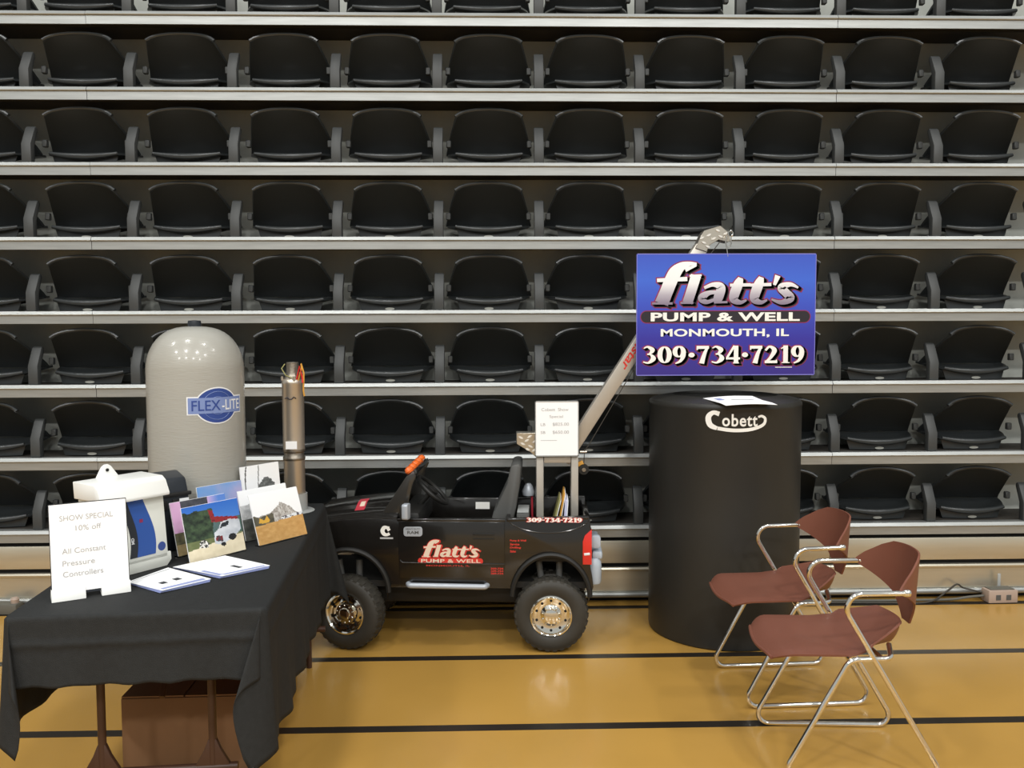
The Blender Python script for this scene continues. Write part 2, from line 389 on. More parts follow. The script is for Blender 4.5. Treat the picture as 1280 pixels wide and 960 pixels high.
# ---------------------------------------------------------------- folded stadium seats
def make_seat():
    s = empty('stadium_seat')
    def back(u, v):                                        # u across, v hinge -> top
        t = 2*u-1; w = .249-.046*v-.017*v*v
        x = t*w; top = .305-.032*t*t-.014*t**8
        z = .095+(top-.095)*v
        yy = .30-.235*v**1.15-.035*t*t*(1-.3*v)
        return (x, yy, z)
    b = MB().grid(back, 18, 10, th=-.012).build('backrest', 'seat', s)
    rim = [(lambda p: (p[0], p[1]-.003, p[2]))(back(i/18, 1)) for i in range(19)]
    MB().tube(rim, .010, 8).build('rim', 'seat', b)
    def pan(u, v):                                         # v lip -> hinge
        t = 2*u-1; w = .186+.052*math.sin(min(1, v*1.4)*math.pi/2)
        x = t*w; lip = .050+.020*t*t
        z = lip+.022*math.sin(math.pi*min(1, v*1.2))*-(1-t*t)+.03*v
        yy = .075+.225*v+.02*t*t
        return (x, yy, z)
    p = MB().grid(pan, 18, 8, th=.012).build('seat_pan', 'seat', s)
    lipc = [(lambda q: (q[0], q[1], q[2]-.003))(pan(i/18, 0)) for i in range(19)]
    MB().tube(lipc, [.010+.008*math.sin(math.pi*i/18) for i in range(19)], 10).build('front_lip', 'seat', p)
    def apron(u, v):
        t = 2*u-1; w = .182-.02*v
        return (t*w, .104-.004*v+.02*t*t, (.045+.018*t*t)*(1-v)+.001*v)
    MB().grid(apron, 14, 4, th=.006).build('apron', 'seat', s)
    m = MB(); m.add([(.026*math.cos(a), .088, .011+.0075*math.sin(a)) for a in [2*math.pi*i/20 for i in range(20)]]
                    + [(.026*math.cos(a), .102, .011+.0075*math.sin(a)) for a in [2*math.pi*i/20 for i in range(20)]],
                    [tuple(range(20))]+[(i, 20+i, 20+(i+1) % 20, (i+1) % 20) for i in range(20)])
    m.build('number_plate', 'plate', s)
    for sg in (-1, 1):
        MB().box(sg*.228-.013, sg*.228+.013, .12, .15, .108, .148).build('hinge', 'post', s, bevel=.004, seg=1)
    return s
seat = make_seat(); remember(seat)
first = True
ROWN = ['lowest', 'second', 'third', 'fourth', 'fifth', 'sixth', 'seventh', 'topmost']
HIDDEN = set()
for k in range(8):
    for j in range(11):
        if (k, j) in HIDDEN: continue
        s = seat if first else copy_tree(seat); first = False
        s.location = (COLX[j]+random.uniform(-.004, .004), WY+SB*k, Z7+RISE*k)
        rown = f'{ROWN[k]} row' + ('' if k in (0, 7) else ' from the bottom')
        cn = 'at the left picture edge' if j == 0 else ('at the right picture edge' if j == 10 else f'{ORD[j]} from the left')
        tag(s, f'folded black stadium seat in the {rown}, {cn}', 'seat', 'folded seats on the bleacher')

# ---------------------------------------------------------------- black basin (barrel)
BX, BY, BR, BH = 1.202, 4.360, .378, 1.206
b = empty('plastic_basin', (BX, BY, 0)); tag(b, 'tall black plastic well basin standing against the bleacher', 'basin')
MB().lathe([(BR-.012, 0), (BR-.002, .006), (BR, .02), (BR, .6), (BR+.001, BH-.05), (BR+.003, BH-.045), (BR+.003, BH-.03), (BR-.004, BH-.02)], 72, cap1=False).build('basin_shell', 'barrel', b, angle=50)
MB().lathe([(BR-.004, BH-.02), (BR-.02, BH-.012), (BR-.10, BH+.004), (BR-.115, BH+.006), (BR-.125, BH-.004), (BR-.14, BH-.006), (.03, BH-.004), (.001, BH-.004)], 72, cap0=False).build('lid', 'barrel', b, angle=30)
def on_barrel(u, w, a=.0015, mid=R(-90)):
    ang = mid+u/BR; return ((BR+.003+a)*math.cos(ang), (BR+.003+a)*math.sin(ang), w)
LOG = R(-90)-.115                                         # logo faces the viewer, a little left of the basin's front
lg = MB()
cs = [[(.058, .082, .022), (.03, .088, .02), (.008, .066, .026), (.016, .03, .026), (.048, .014, .018)],
      [(.05, .014, .017), (.12, .006, .017), (.2, .01, .016), (.262, .03, .015), (.274, .058, .014), (.256, .072, .012), (.238, .068, .01)]]
lg.flat(xf(strokes2d(cs), 1, 1, -.137, BH-.145), lambda x, y: on_barrel(x, y, .0016, LOG))
lg.flat(text2d('obett', (-.066, .098, BH-.145+.024, BH-.145+.083), bold=.02, spacing=1.1), lambda x, y: on_barrel(x, y, .0022, LOG))
lg.build('logo_lettering', 'whiteink', b, smooth=False, fix=False)

br = empty('brochure', (1.185, 4.015, BH-.012), R(3)); br.rotation_euler = (R(4.5), 0, R(3)); tag(br, 'white leaflet lying over the front rim of the black basin', 'leaflet')
def sheet(u, v):
    x = (u-.5)*.245; y = (v-.42)*.19; z = .006+.006*math.sin(u*3)+(-.10*max(0, -(y+.035))**1.0 if y < -.035 else 0)+.02*max(0, u-.0)*max(0, v-.6)
    return (x-.05*(v-.5), y, z)
MB().grid(sheet, 12, 10, th=.0012).build('sheet', 'paper', br)
def pr_rect(u0, u1, v0, v1):
    return lambda u, v: tuple(Vector(sheet(u0+(u1-u0)*u, v0+(v1-v0)*v))+Vector((0, 0, .0012)))
MB().grid(pr_rect(.12, .24, .55, .8), 3, 3).build('printed_square', 'inkblue', br)
MB().grid(pr_rect(.35, .8, .5, .56), 6, 2).build('printed_line', 'ink', br)

# ---------------------------------------------------------------- hoist boom standing in the truck bed
BMY = 4.34
hb = empty('hoist_boom', (.34, BMY, .43)); tag(hb, 'brushed aluminium hoist mast with slanted boom in the toy truck bed', 'hoist')
def W(o): return lambda p: (p[0]-o.location.x, p[1]-o.location.y, p[2]-o.location.z)
wl = W(hb)
def wbox(x0, x1, y0, y1, z0, z1):
    a = wl((x0, y0, z0)); c = wl((x1, y1, z1)); return MB().box(a[0], c[0], a[1], c[1], a[2], c[2])
for x0, x1 in ((.233, .269), (.409, .445)):
    wbox(x0, x1, BMY-.055, BMY+.0, .452, .905).build('upright', 'mast', hb, bevel=.003)
wbox(.271, .407, BMY-.055, BMY, .872, .905).build('crossbar', 'mast', hb, bevel=.003)
d = Vector((.427, 0, .660)).normalized(); nrm = Vector((-d.z, 0, d.x))
p0 = Vector((.372, BMY, .877)); p1 = p0+d*1.285
m = MB(); hw = .034
pts = [p0-nrm*hw, p0+nrm*hw, p1+nrm*hw, p1-nrm*hw]
m.prism([(p.x, p.z) for p in pts], BMY-.03, BMY+.03, lambda u, w, a: wl((u, a, w)))
boom = m.build('boom', 'mast', hb, bevel=.004)
# red lettering along the boom
tl = MB().flat(text2d('Pulstar', (0, .22, -.018, .024), bold=.02, shear=.25),
               lambda x, y: wl(tuple(p0+d*(.775-x)-nrm*(y-.002)+Vector((0, -.0308, 0)))))
tl.build('red_lettering', 'redink', boom, smooth=False, fix=False)
def dplate(poly, y0, y1, name, lugs):
    m = MB(); m.prism(poly, y0, y1, lambda u, w, a: wl((u, a, w))); o = m.build(name, 'diamond', hb, bevel=.002, seg=1)
    l = MB()
    for i, (x, z) in enumerate(lugs):
        a = R(28) if i % 2 else R(-22); c_, s_ = math.cos(a), math.sin(a)
        q = [(x+c_*u-s_*w, z+s_*u+c_*w) for u, w in ((-.014, 0), (-.005, .005), (.005, .005), (.014, 0), (.005, -.005), (-.005, -.005))]
        l.prism(q, y0-.004, y0+.001, lambda u, w, a: wl((u, a, w)))
    tag(l.build('raised_tread', 'lug', o, bevel=.001, seg=1), None, kind='stuff'); return o
cap = [(1.033, 1.948), (1.064, 2.016), (1.077, 2.036), (1.158, 2.060), (1.199, 2.028), (1.211, 1.985), (1.195, 1.978), (1.15, 1.99), (1.106, 1.964), (1.09, 1.930)]
dplate(cap, BMY-.036, BMY+.036, 'boom_head', [(1.075, 1.975), (1.1, 2.012), (1.145, 2.035), (1.125, 1.995), (1.16, 2.005), (1.185, 2.02), (1.095, 1.955), (1.065, 1.998)])
gus = [(.134, 1.024), (.30, 1.024), (.43, .985), (.40, .906), (.225, .906), (.205, .925), (.134, .968)]
dplate(gus, BMY-.04, BMY+.04, 'counter_plate', [(.155, 1.0), (.185, .985), (.165, .968), (.2, 1.005), (.205, .955), (.225, .98), (.19, .94), (.222, .935)])
for z in (0,):
    c = wl((.474, BMY-.02, .835))
    MB().lathe([(.008, -.02), (.026, -.019), (.027, -.013), (.014, -.01), (.014, .01), (.027, .013), (.026, .019), (.008, .02)], 20, c=c, axis='y').build('winch_drum', 'blackmatte', hb)
    MB().lathe([(.010, .021), (.010, .026)], 14, c=c, axis='y').build('winch_hub', 'steelrough', hb)
    a = wl((.447, BMY-.03, .86)); MB().box(a[0], a[0]+.03, a[1], a[1]+.02, a[2]-.02, a[2]+.015, ry=R(-25)).build('winch_bracket', 'bgold', hb, bevel=.002)
MB().tube([wl(tuple(p)) for p in (Vector((.476, BMY-.02, .86)), Vector((.478, BMY-.034, .93)), p0+d*.14-nrm*.062+Vector((0, -.035, 0)), p0+d*.5-nrm*.047+Vector((0, -.035, 0)), p0+d*1.1-nrm*.039+Vector((0, -.035, 0)), Vector((1.16, BMY-.04, 1.985)))], .0022, 6).build('cable', 'cable', hb)
MB().tube([wl((.455, BMY-.03, .925)), wl((.49, BMY-.03, .925))], .006, 8).build('cable_pulley', 'steel', hb)

# ---------------------------------------------------------------- hanging sign
SGX, SGY, SGZ = 1.1795, 4.262, 1.6145; SGW, SGH = .898, .605
sg = empty('hanging_sign', (SGX, SGY, SGZ)); tag(sg, 'blue well company sign hanging from the end of the boom', 'sign')
MT['signface'] = mat_ramp('sign_blue_print', 'Z', [(-SGH/2, lin(52, 38, 128)), (-.12, lin(50, 44, 152)), (.05, lin(56, 78, 190)), (.17, lin(60, 100, 208)), (SGH/2, lin(58, 84, 192))], .35, .15)
MT['wordface'] = mat_ramp('sign_word_print', 'Z', [(.045, lin(120, 108, 130)), (.10, lin(176, 170, 182)), (.155, lin(236, 236, 238)), (.26, lin(246, 246, 246))], .4)
MB().box(-SGW/2, SGW/2, -.004, .004, -SGH/2, SGH/2).build('panel', 'signface', sg, bevel=.001, seg=1)
e = MB()
for x0, x1, z0, z1 in ((-SGW/2, SGW/2, SGH/2-.004, SGH/2), (-SGW/2, SGW/2, -SGH/2, -SGH/2+.004), (-SGW/2, -SGW/2+.003, -SGH/2, SGH/2), (SGW/2-.003, SGW/2, -SGH/2, SGH/2)):
    e.box(x0, x1, -.0046, -.0041, z0, z1)
MT['violetink'] = mat('violet_border', lin(130, 128, 208), .4)
MT['redline'] = mat('dark_red_outline', lin(140, 44, 84), .4)
e.build('printed_border', 'violetink', sg, smooth=False)
KX = SGW/1074.; KZ = SGH/735.
def sgp(dep): return lambda x, y: ((x-83)*KX-SGW/2, -.004-dep, SGH/2-(y-170)*KZ)
W1 = MB()
W1.flat(strokes2d(WORD, 7), sgp(.0006)); W1.flat(strokes2d(WORD, 7, 20, 15), sgp(.0006)); W1.flat(strokes2d(WORD, 7, 10, 8), sgp(.0006))
nd, wd = digits('309.734.7219')
S9 = (1095-120)/wd
def dg2(extra=0, dx=0, dy=0): return xf(strokes2d(nd, extra, dx, dy), S9, -107, 120, 832)
W1.flat(dg2(.055), sgp(.0006)); W1.flat(dg2(.055, .11, -.11), sgp(.0006)); W1.flat(dg2(.055, .06, -.06), sgp(.0006))
W1.flat(poly2d(rrect(105, 1128, 511, 589, 38, 8)), sgp(.0006))
W1.build('red_outline_print', 'redline', sg, smooth=False, fix=False)
W2 = MB()
for q in (6, 12, 18): W2.flat(strokes2d(WORD, 3, q, q*.75), sgp(.0012))
for q in (.045, .08, .11): W2.flat(dg2(.025, q, -q), sgp(.0012))
W2.flat(poly2d(rrect(110, 1123, 516, 584, 34, 8)), sgp(.0012))
W2.build('black_shadow_print', 'blackink', sg, smooth=False, fix=False)
MB().flat(strokes2d(WORD), sgp(.0018)).build('word_lettering', 'wordface', sg, smooth=False, fix=False)
MB().flat(dg2(), sgp(.0018)).build('phone_number_lettering', 'whiteink', sg, smooth=False, fix=False)
fl = lambda vf: ([(x, -y) for x, y in vf[0]], vf[1])
MB().flat(fl(text2d('PUMP & WELL', (168, 1062, -577, -524), bold=.035, spacing=1.04)), sgp(.0018)).build('business_lettering', 'whiteink', sg, smooth=False, fix=False)
MB().flat(fl(text2d('MONMOUTH, IL', (228, 998, -676, -622), bold=.03, spacing=1.06)), sgp(.0018)).build('town_lettering', 'whiteink', sg, smooth=False, fix=False)
W4 = MB(); W4.box(*[v for v in ((918-83)*KX-SGW/2, (1020-83)*KX-SGW/2)], -.0058, -.0050, SGH/2-(859-170)*KZ, SGH/2-(855-170)*KZ)
W4.build('fine_print', 'whiteink', sg, smooth=False)
hk = MB()
hk.tube([(.018+.012*math.cos(R(a)), .0, SGH/2+.098+.014*math.sin(R(a))) for a in range(-70, 250, 20)], .0035, 6)
hk.tube([(.0, 0, SGH/2+.088), (-.006, 0, SGH/2+.055), (.0, 0, SGH/2+.03), (.006, -.002, SGH/2-.015)], .003, 6)
hk.tube([(.02, 0, SGH/2+.086), (.022, 0, SGH/2+.05), (.016, 0, SGH/2+.035), (.006, 0, SGH/2+.032)], .003, 6)
hk.build('snap_hook', 'chrome', sg)

# ---------------------------------------------------------------- price sheet fixed to the mast
ps = empty('price_sheet', (.335, BMY-.075, 1.049)); tag(ps, 'white price sheet in front of the hoist mast above the truck bed', 'sign')
MB().box(-.107, .107, -.0015, .0015, -.136, .136).build('sheet', 'paper', ps, smooth=False)
e = MB()
for x0, x1, z0, z1 in ((-.109, .109, -.140, -.134), (-.109, .109, .134, .138), (-.109, -.105, -.14, .138), (.105, .109, -.14, .138)): e.box(x0, x1, -.003, .016, z0, z1)
e.build('clear_sleeve', 'clearpl', ps)
for s_, r_ in (('Cobett  Show', (-.078, .058, .088, .104)), ('Special', (-.038, .03, .050, .068)), ('LB', (-.082, -.058, .014, .028)), ('$825.00', (-.022, .060, .012, .030)), ('SB', (-.082, -.058, -.026, -.012)), ('$650.00', (-.022, .060, -.028, -.010))):
    MB().flat(text2d(s_, r_, bold=.005), lambda x, y: (x, -.0022, y)).build('printed_line', 'ink', ps, smooth=False, fix=False)
MB().box(-.082, .0, -.0023, -.0018, -.060, -.058).build('printed_line', 'ink', ps, smooth=False)

# ---------------------------------------------------------------- ride-on toy truck
TX, TY, TR = -.195, 4.335, R(-4)
tk = empty('ride_on_truck', (TX, TY, 0), TR); tag(tk, 'black ride-on toy pickup truck with chrome wheels', 'toy truck')
SIDE = lambda u, w, a: (u, a, w)
rear_arch = arcpts(.503, .262, .178, .200, -8, 188, 18)      # right to left over the rear wheel
front_arch = arcpts(-.478, .275, .192, .205, -8, 188, 18)
prof = [(.705, .315), (.700, .36), (.690, .42), (.694, .60), (.684, .655), (.60, .648), (.288, .634), (-.235, .636), (-.36, .640), (-.50, .632), (-.62, .612), (-.70, .585), (-.725, .53), (-.73, .40), (-.715, .315), (-.672, .30)]
side_poly = prof+front_arch[::-1]+[(-.28, .305), (.32, .305)]+rear_arch[::-1]
for sgn, nm in ((-1, 'side_panel'), (1, 'side_panel')):
    m = MB(); m.prism(side_poly, sgn*.268, sgn*.238, SIDE)
    sp_ = m.build(nm, 'blackbody', tk, bevel=.006, angle=45)
    # wheel-arch flares and rub line
    for cx_, cz_, rx, rz in ((.503, .262, .186, .208), (-.478, .275, .200, .213)):
        a = arcpts(cx_, cz_, rx, rz, 2, 178, 20)
        MB().tube([(x, sgn*(.272), z) for x, z in a], .0125, 8).build('wheel_flare', 'blackmatte', sp_)
    c_ = arcpts(.49, .66, .20, .085, 190, 345, 14)
    MB().tube([(x, sgn*.2685, z) for x, z in c_], .0028, 6).build('bed_crease', 'blackbody', sp_)
# near and far door, proud of the side
for sgn in (-1, 1):
    dp = [(.282, .352), (.282, .628), (-.226, .630), (-.230, .50), (-.226, .352)]
    m = MB(); m.prism(dp, sgn*.274, sgn*.266, SIDE); dr = m.build('door', 'blackbody', tk, bevel=.004)
    MB().box(.130, .232, sgn*.280-.003, sgn*.280+.003, .566, .574).build('door_handle', 'blackmatte', dr, bevel=.002)
    MB().box(.130, .232, sgn*.276-.003, sgn*.276+.003, .545, .549).build('handle_recess', 'blackmatte', dr)
    m = MB(); m.tube([(-.222, sgn*.2745, .44), (-.21, sgn*.2755, .428), (.28, sgn*.2755, .424)], .003, 6); m.build('door_crease', 'blackbody', dr)
    m = MB(); m.tube(fillet([(-.185, sgn*.262, .322), (-.175, sgn*.292, .322), (.188, sgn*.292, .318), (.198, sgn*.262, .318)], .012), .0135, 10); m.build('running_board', 'silver', tk)
    MB().box(-.235, .285, sgn*.262-.014, sgn*.262+.014, .628, .642).build('window_sill', 'blackbody', tk, bevel=.005)
    MB().box(.29, .684, sgn*.255-.016, sgn*.255+.016, .634, .650, ry=R(-2)).build('bed_rail', 'blackbody', tk, bevel=.006)
MB().box(-.70, .68, -.236, .236, .30, .33).build('floor_pan', 'blackmatte', tk, smooth=False)
MB().box(.295, .66, -.236, .236, .43, .45).build('bed_floor', 'blackmatte', tk, smooth=False)
MB().box(.285, .302, -.236, .236, .33, .63).build('bed_bulkhead', 'blackmatte', tk, smooth=False)
MB().box(.664, .69, -.236, .236, .40, .645).build('tailgate', 'blackbody', tk, bevel=.006)
MB().box(-.66, .63, -.17, .17, .20, .30).build('chassis', 'blackmatte', tk, bevel=.02)
for wx in (-.478, .503):
    MB().tube([(wx, -.25, .18), (wx, .25, .18)], .018, 10).build('axle', 'blackmatte', tk)
    MB().tube([(wx-.03, -.19, .2), (wx-.06, -.19, .42)], .016, 10).build('suspension_strut', 'greypl', tk)
    MB().tube([(wx+.04, -.19, .2), (wx+.04, -.19, .42)], .016, 10).build('suspension_strut', 'greypl', tk)
# bonnet, nose and grille
def hood(u, v):
    x = -.235-.475*u; t = 2*v-1; y = t*.262
    z = .668-.045*u**1.6+.03*max(0, 1-(t/.62)**4)*(1-.5*u) - .035*abs(t)**6
    if u > .86: z -= .05*((u-.86)/.14)**2
    return (x, y, z)
MB().grid(hood, 16, 20, th=.012).build('bonnet', 'blackbody', tk)
MB().box(-.725, -.70, -.25, .25, .36, .60).build('nose_panel', 'blackbody', tk, bevel=.01)
g = MB().box(-.735, -.722, -.13, .13, .43, .57).build('grille', 'blackmatte', tk, bevel=.004)
MB().box(-.742, -.73, -.135, .135, .495, .512).build('grille_bar', 'chrome', g, bevel=.003)
MB().box(-.742, -.73, -.012, .012, .425, .575).build('grille_bar', 'chrome', g, bevel=.003)
for sgn in (-1, 1): MB().box(-.738, -.722, sgn*.195-.05, sgn*.195+.05, .49, .56).build('headlight', 'labelwhite', tk, bevel=.006)
MB().tube(fillet([(-.70, -.26, .35), (-.765, -.24, .35), (-.765, .24, .35), (-.70, .26, .35)], .03), .026, 10).build('front_bumper', 'bumper', tk)
# windscreen with amber cab lights
for sgn in (-1, 1):
    pl = [(-.325, .640), (-.195, .838), (-.155, .862), (-.148, .835), (-.165, .80), (-.20, .640)]
    m = MB(); m.prism(pl, sgn*.235, sgn*.215, SIDE); m.build('windscreen_post', 'pillar', tk, bevel=.005)
m = MB(); m.prism([(-.195, .838), (-.165, .862), (-.145, .850), (-.17, .822)], -.215, .215, SIDE); hd = m.build('windscreen_header', 'blackbody', tk, bevel=.004)
for k in range(5):
    y = -.19+.095*k
    m = MB(); m.lathe([(.001, 0), (.018, .001), (.021, .010), (.016, .022), (.006, .027), (.001, .0275)], 14, cap0=False)
    o = m.build('cab_light', 'orange', hd); o.location = (-.178, y, .852); o.rotation_euler = (0, R(-38), 0); o.scale = (1.15, 1.55, 1.2)
m = MB(); m.add([(-.318, -.216, .65), (-.318, .216, .65), (-.19, .216, .832), (-.19, -.216, .832), (-.312, -.216, .648), (-.312, .216, .648), (-.184, .216, .83), (-.184, -.216, .83)],
                [(0, 1, 2, 3), (7, 6, 5, 4), (0, 4, 5, 1), (1, 5, 6, 2), (2, 6, 7, 3), (3, 7, 4, 0)]); m.build('windscreen', 'smoke' if 'smoke' in MT else 'acrylic', tk, smooth=False)
MB().box(-.235, -.13, -.236, .236, .56, .665).build('dashboard', 'blackmatte', tk, bevel=.02)
sw = empty('steering_wheel'); sw.parent = tk; sw.location = (-.095, -.03, .735); sw.rotation_euler = (0, R(42), 0)
MB().tube([(.095*math.cos(R(a)), .095*math.sin(R(a)), 0) for a in range(0, 361, 12)], .011, 8, caps=False).build('wheel_rim', 'blackmatte', sw)
MB().box(-.09, .09, -.012, .012, -.008, .004).add([], []).build('spoke', 'blackmatte', sw, bevel=.004)
MB().lathe([(.03, -.012), (.032, .006), (.02, .012), (.001, .013)], 16).build('horn_pad', 'blackmatte', sw)
MB().tube([(0, 0, -.01), (0, 0, -.13)], .014, 10).build('steering_shaft', 'blackmatte', sw)
for sgn in (-1, 1):
    ms = MB(); ms.prism(rrect(-.026, .022, -.040, .040, .012), -.012, .012, lambda u, w, a: (a*2.0+u*.25, u, w))
    o = ms.build('wing_mirror', 'silver' if sgn < 0 else 'greypl', tk, bevel=.006); o.location = (-.185, sgn*.30, .682); o.scale = (.62, 1, .95)
    MB().box(-.012, .012, min(0, -sgn*.06), max(0, -sgn*.06), -.045, -.03).build('mirror_arm', 'blackmatte', o, bevel=.003)
    MB().box(-.046, -.026, -.022, .024, -.036, .036).build('mirror_housing', 'blackmatte', o, bevel=.008)
# seat
sb = [(.15, .40), (.215, .63), (.285, .78), (.305, .872), (.335, .88), (.356, .872), (.35, .78), (.325, .63), (.275, .40)]
m = MB(); m.prism(sb, -.10, .20, SIDE); st = m.build('seat_back', 'greypl', tk, bevel=.012)
MB().box(-.02, .25, -.2, .2, .40, .46).build('seat_base', 'greypl', tk, bevel=.02)
# far door inside with a white sticker, bonnet sticker
MB().box(.10, .175, .2365-.002, .2375, .585, .622).build('white_sticker', 'whiteink', tk, smooth=False)
m = MB().grid(lambda u, v: tuple(Vector(hood(.37+.10*u, .13+.27*v))+Vector((0, 0, .0135))), 6, 6); m.build('pink_sticker', 'pink', tk)
m = MB().grid(lambda u, v: tuple(Vector(hood(.385+.05*u, .20+.10*v))+Vector((0, 0, .0142))), 4, 4); m.build('sticker_mark', 'cream', tk)
# tail lamp and rear bumper
for sgn in (-1, 1):
    tlp = [(.654, .425), (.654, .535), (.664, .565), (.694, .592), (.697, .592), (.697, .425)]
    m = MB(); m.prism(tlp, sgn*.274, sgn*.240, SIDE); o = m.build('tail_light', 'red', tk, bevel=.004)
    MB().box(.660, .688, sgn*.2745-.002, sgn*.2745+.002, .470, .482, ry=R(-6)).build('reversing_lens', 'labelwhite', o, bevel=.002)
m = MB(); m.prism(rrect(.694, .742, .492, .552, .014), -.225, -.19, SIDE); m.build('step_plate', 'bumper', tk, bevel=.004)
for sgn in (-1, 1):
    m = MB(); m.lathe([(.030, .318), (.034, .33), (.036, .40), (.033, .425), (.02, .44), (.001, .442)], 16, c=(.712, sgn*.205, 0)); m.build('bumper_end', 'bumper', tk)
MB().box(.70, .752, -.22, .22, .435, .475).build('rear_bumper', 'bumper', tk, bevel=.012)
# wheels
def make_wheel(x, y, rz, dual, steer=0):
    w = empty('wheel'); w.parent = tk; w.location = (x, y, .180); w.rotation_euler = (0, 0, rz)
    def tyre(off):
        m = MB(); m.lathe([(.100, .046+off), (.112, .053+off), (.14, .056+off), (.160, .050+off), (.172, .040+off), (.175, .02+off), (.175, -.02+off), (.172, -.040+off), (.16, -.05+off), (.14, -.056+off), (.1, -.046+off)], 48, axis='y', cap0=False, cap1=False)
        t = m.build('tyre', 'rubber', w)
        tr = MB()
        for k in range(30):
            a = 2*math.pi*k/30
            for s_, ph in ((1, 0), (-1, .5)):
                aa = a+ph*2*math.pi/30; c_, q_ = math.cos(aa), math.sin(aa)
                pts = [(-.011, .012, .170), (.011, .012, .170), (.011, .046, .164), (-.011, .046, .164), (-.009, .012, .180), (.009, .012, .180), (.009, .044, .1735), (-.009, .044, .1735)]
                vv = [((r_*c_-tn*q_), -(h_*s_+off), (r_*q_+tn*c_)) for tn, h_, r_ in pts]
                tr.add(vv, [(0, 1, 2, 3), (4, 7, 6, 5), (0, 4, 5, 1), (1, 5, 6, 2), (2, 6, 7, 3), (3, 7, 4, 0)])
        tag(tr.build('tread', 'rubber', t, smooth=False), None, kind='stuff')
    tyre(0)
    if dual: tyre(-.105)
    m = MB()
    if dual: m.lathe([(.101, .044), (.1, .05), (.094, .052), (.09, .048), (.086, .040), (.07, .034), (.052, .033), (.05, .040), (.036, .046), (.034, .056), (.02, .060), (.001, .061)], 40, axis='y', cap0=False)
    else: m.lathe([(.101, .046), (.1, .052), (.094, .054), (.089, .048), (.085, .022), (.08, .014), (.056, .022), (.052, .040), (.048, .048), (.030, .050), (.027, .058), (.018, .060), (.001, .060)], 40, axis='y', cap0=False)
    rim = m.build('rim', 'chromegold', w, angle=30)
    hh, nn = MB(), MB()
    for k in range(10):
        a = 2*math.pi*(k+.5)/10; rr = .072; hz = .0335 if dual else .0175
        hh.lathe([(.0065, hz-.004), (.0065, hz+.0035), (.001, hz+.0036)], 10, c=(rr*math.cos(a), 0, rr*math.sin(a)), axis='y', cap0=False)
        nn.lathe([(.0045, .038), (.0045, .052), (.002, .055)], 8, c=(.042*math.cos(a), 0, .042*math.sin(a)), axis='y', cap0=False)
    tag(hh.build('hand_holes', 'dark', rim), None, kind='stuff'); tag(nn.build('lug_nuts', 'chromegold', rim), None, kind='stuff')
    return w
make_wheel(.503, -.248, 0, True); make_wheel(-.478, -.246, R(-14), False)
make_wheel(.503, .248, R(180), True); make_wheel(-.478, .246, R(166), False)
# vinyl lettering on the near door and side
DY = -.2745
def td(dep): return lambda x, y: (x, DY-dep, y)
def word_at(x0, x1, z0, z1, extra=0, dx=0, dy=0):
    sx, sz = (x1-x0)/884., -(z1-z0)/250.
    return xf(strokes2d(WORD, extra, dx, dy), sx, sz, x0-176*sx, z1-220*sz)
wx0, wx1, wz0, wz1 = -.115, .165, .458, .540
MB().flat(word_at(wx0, wx1, wz0, wz1, 9), td(.0006)).flat(word_at(wx0, wx1, wz0, wz1, 7, 14, 8), td(.0006)).flat(poly2d(rrect(-.135, .178, .424, .452, .013)), td(.0006)).flat(text2d('MONMOUTH, IL', (-.095, .115, .410, .419), bold=.01), td(.0006)).build('red_lettering', 'redink', tk, smooth=False, fix=False)
MB().flat(word_at(wx0, wx1, wz0, wz1), td(.0012)).flat(text2d('PUMP & WELL', (-.120, .166, .4295, .447), bold=.02, spacing=1.05), td(.0012)).build('cream_lettering', 'cream', tk, smooth=False, fix=False)
sm = MB()
for s_, z in (('309-734', .398), ('309-734', .386), ('309-734', .374)): sm.flat(text2d(s_, (.215, .275, z, z+.009), bold=.03), td(.0006))
for s_, x1_, z in (('Pump & Well', .385, .531), ('Service', .352, .514), ('Drilling', .36, .497), ('Sales', .335, .480)): sm.flat(text2d(s_, (.307, x1_, z, z+.0115), bold=.03, shear=.1), lambda x, y: (x, -.2686, y))
sm.build('small_red_lettering', 'redink', tk, smooth=False, fix=False)
pn, pw = digits('309-734-7219'); sx9 = .262/pw
def ph9(e, dx=0, dy=0): return xf(strokes2d(pn, e, dx, dy), sx9, .020, .388, .629)
MB().flat(ph9(.11), lambda x, y: (x, -.2728, y)).build('phone_outline', 'redink', tk, smooth=False, fix=False)
MB().flat(ph9(.03), lambda x, y: (x, -.2734, y)).build('phone_lettering', 'whiteink', tk, smooth=False, fix=False)
# white letter badge and silver badge on the front wing
cb = MB(); cb.flat(strokes2d([[(-.273, .582, .016), (-.283, .596, .014), (-.298, .596, .018), (-.306, .580, .020), (-.298, .565, .018), (-.284, .562, .014), (-.272, .568, .014)]]), lambda x, y: (x, -.2690, y))
cb.box(-.279, -.272, -.2695, -.2685, .586, .602); cb.build('letter_badge', 'whiteink', tk, smooth=False, fix=False)
MB().box(-.318, -.255, -.2695, -.2685, .541, .549).build('badge_strip', 'ink', tk, smooth=False)
m = MB(); m.prism(rrect(-.203, -.112, .556, .603, .014), -.2765, -.274, SIDE); bd = m.build('name_badge', 'silver', tk, bevel=.001, seg=1)
MB().flat(text2d('HEAVY DUTY', (-.192, -.123, .588, .596), bold=.02), td(.0026)).flat(text2d('RAM', (-.185, -.130, .568, .583), bold=.03), td(.0026)).build('badge_lettering', 'greypl', bd, smooth=False, fix=False)

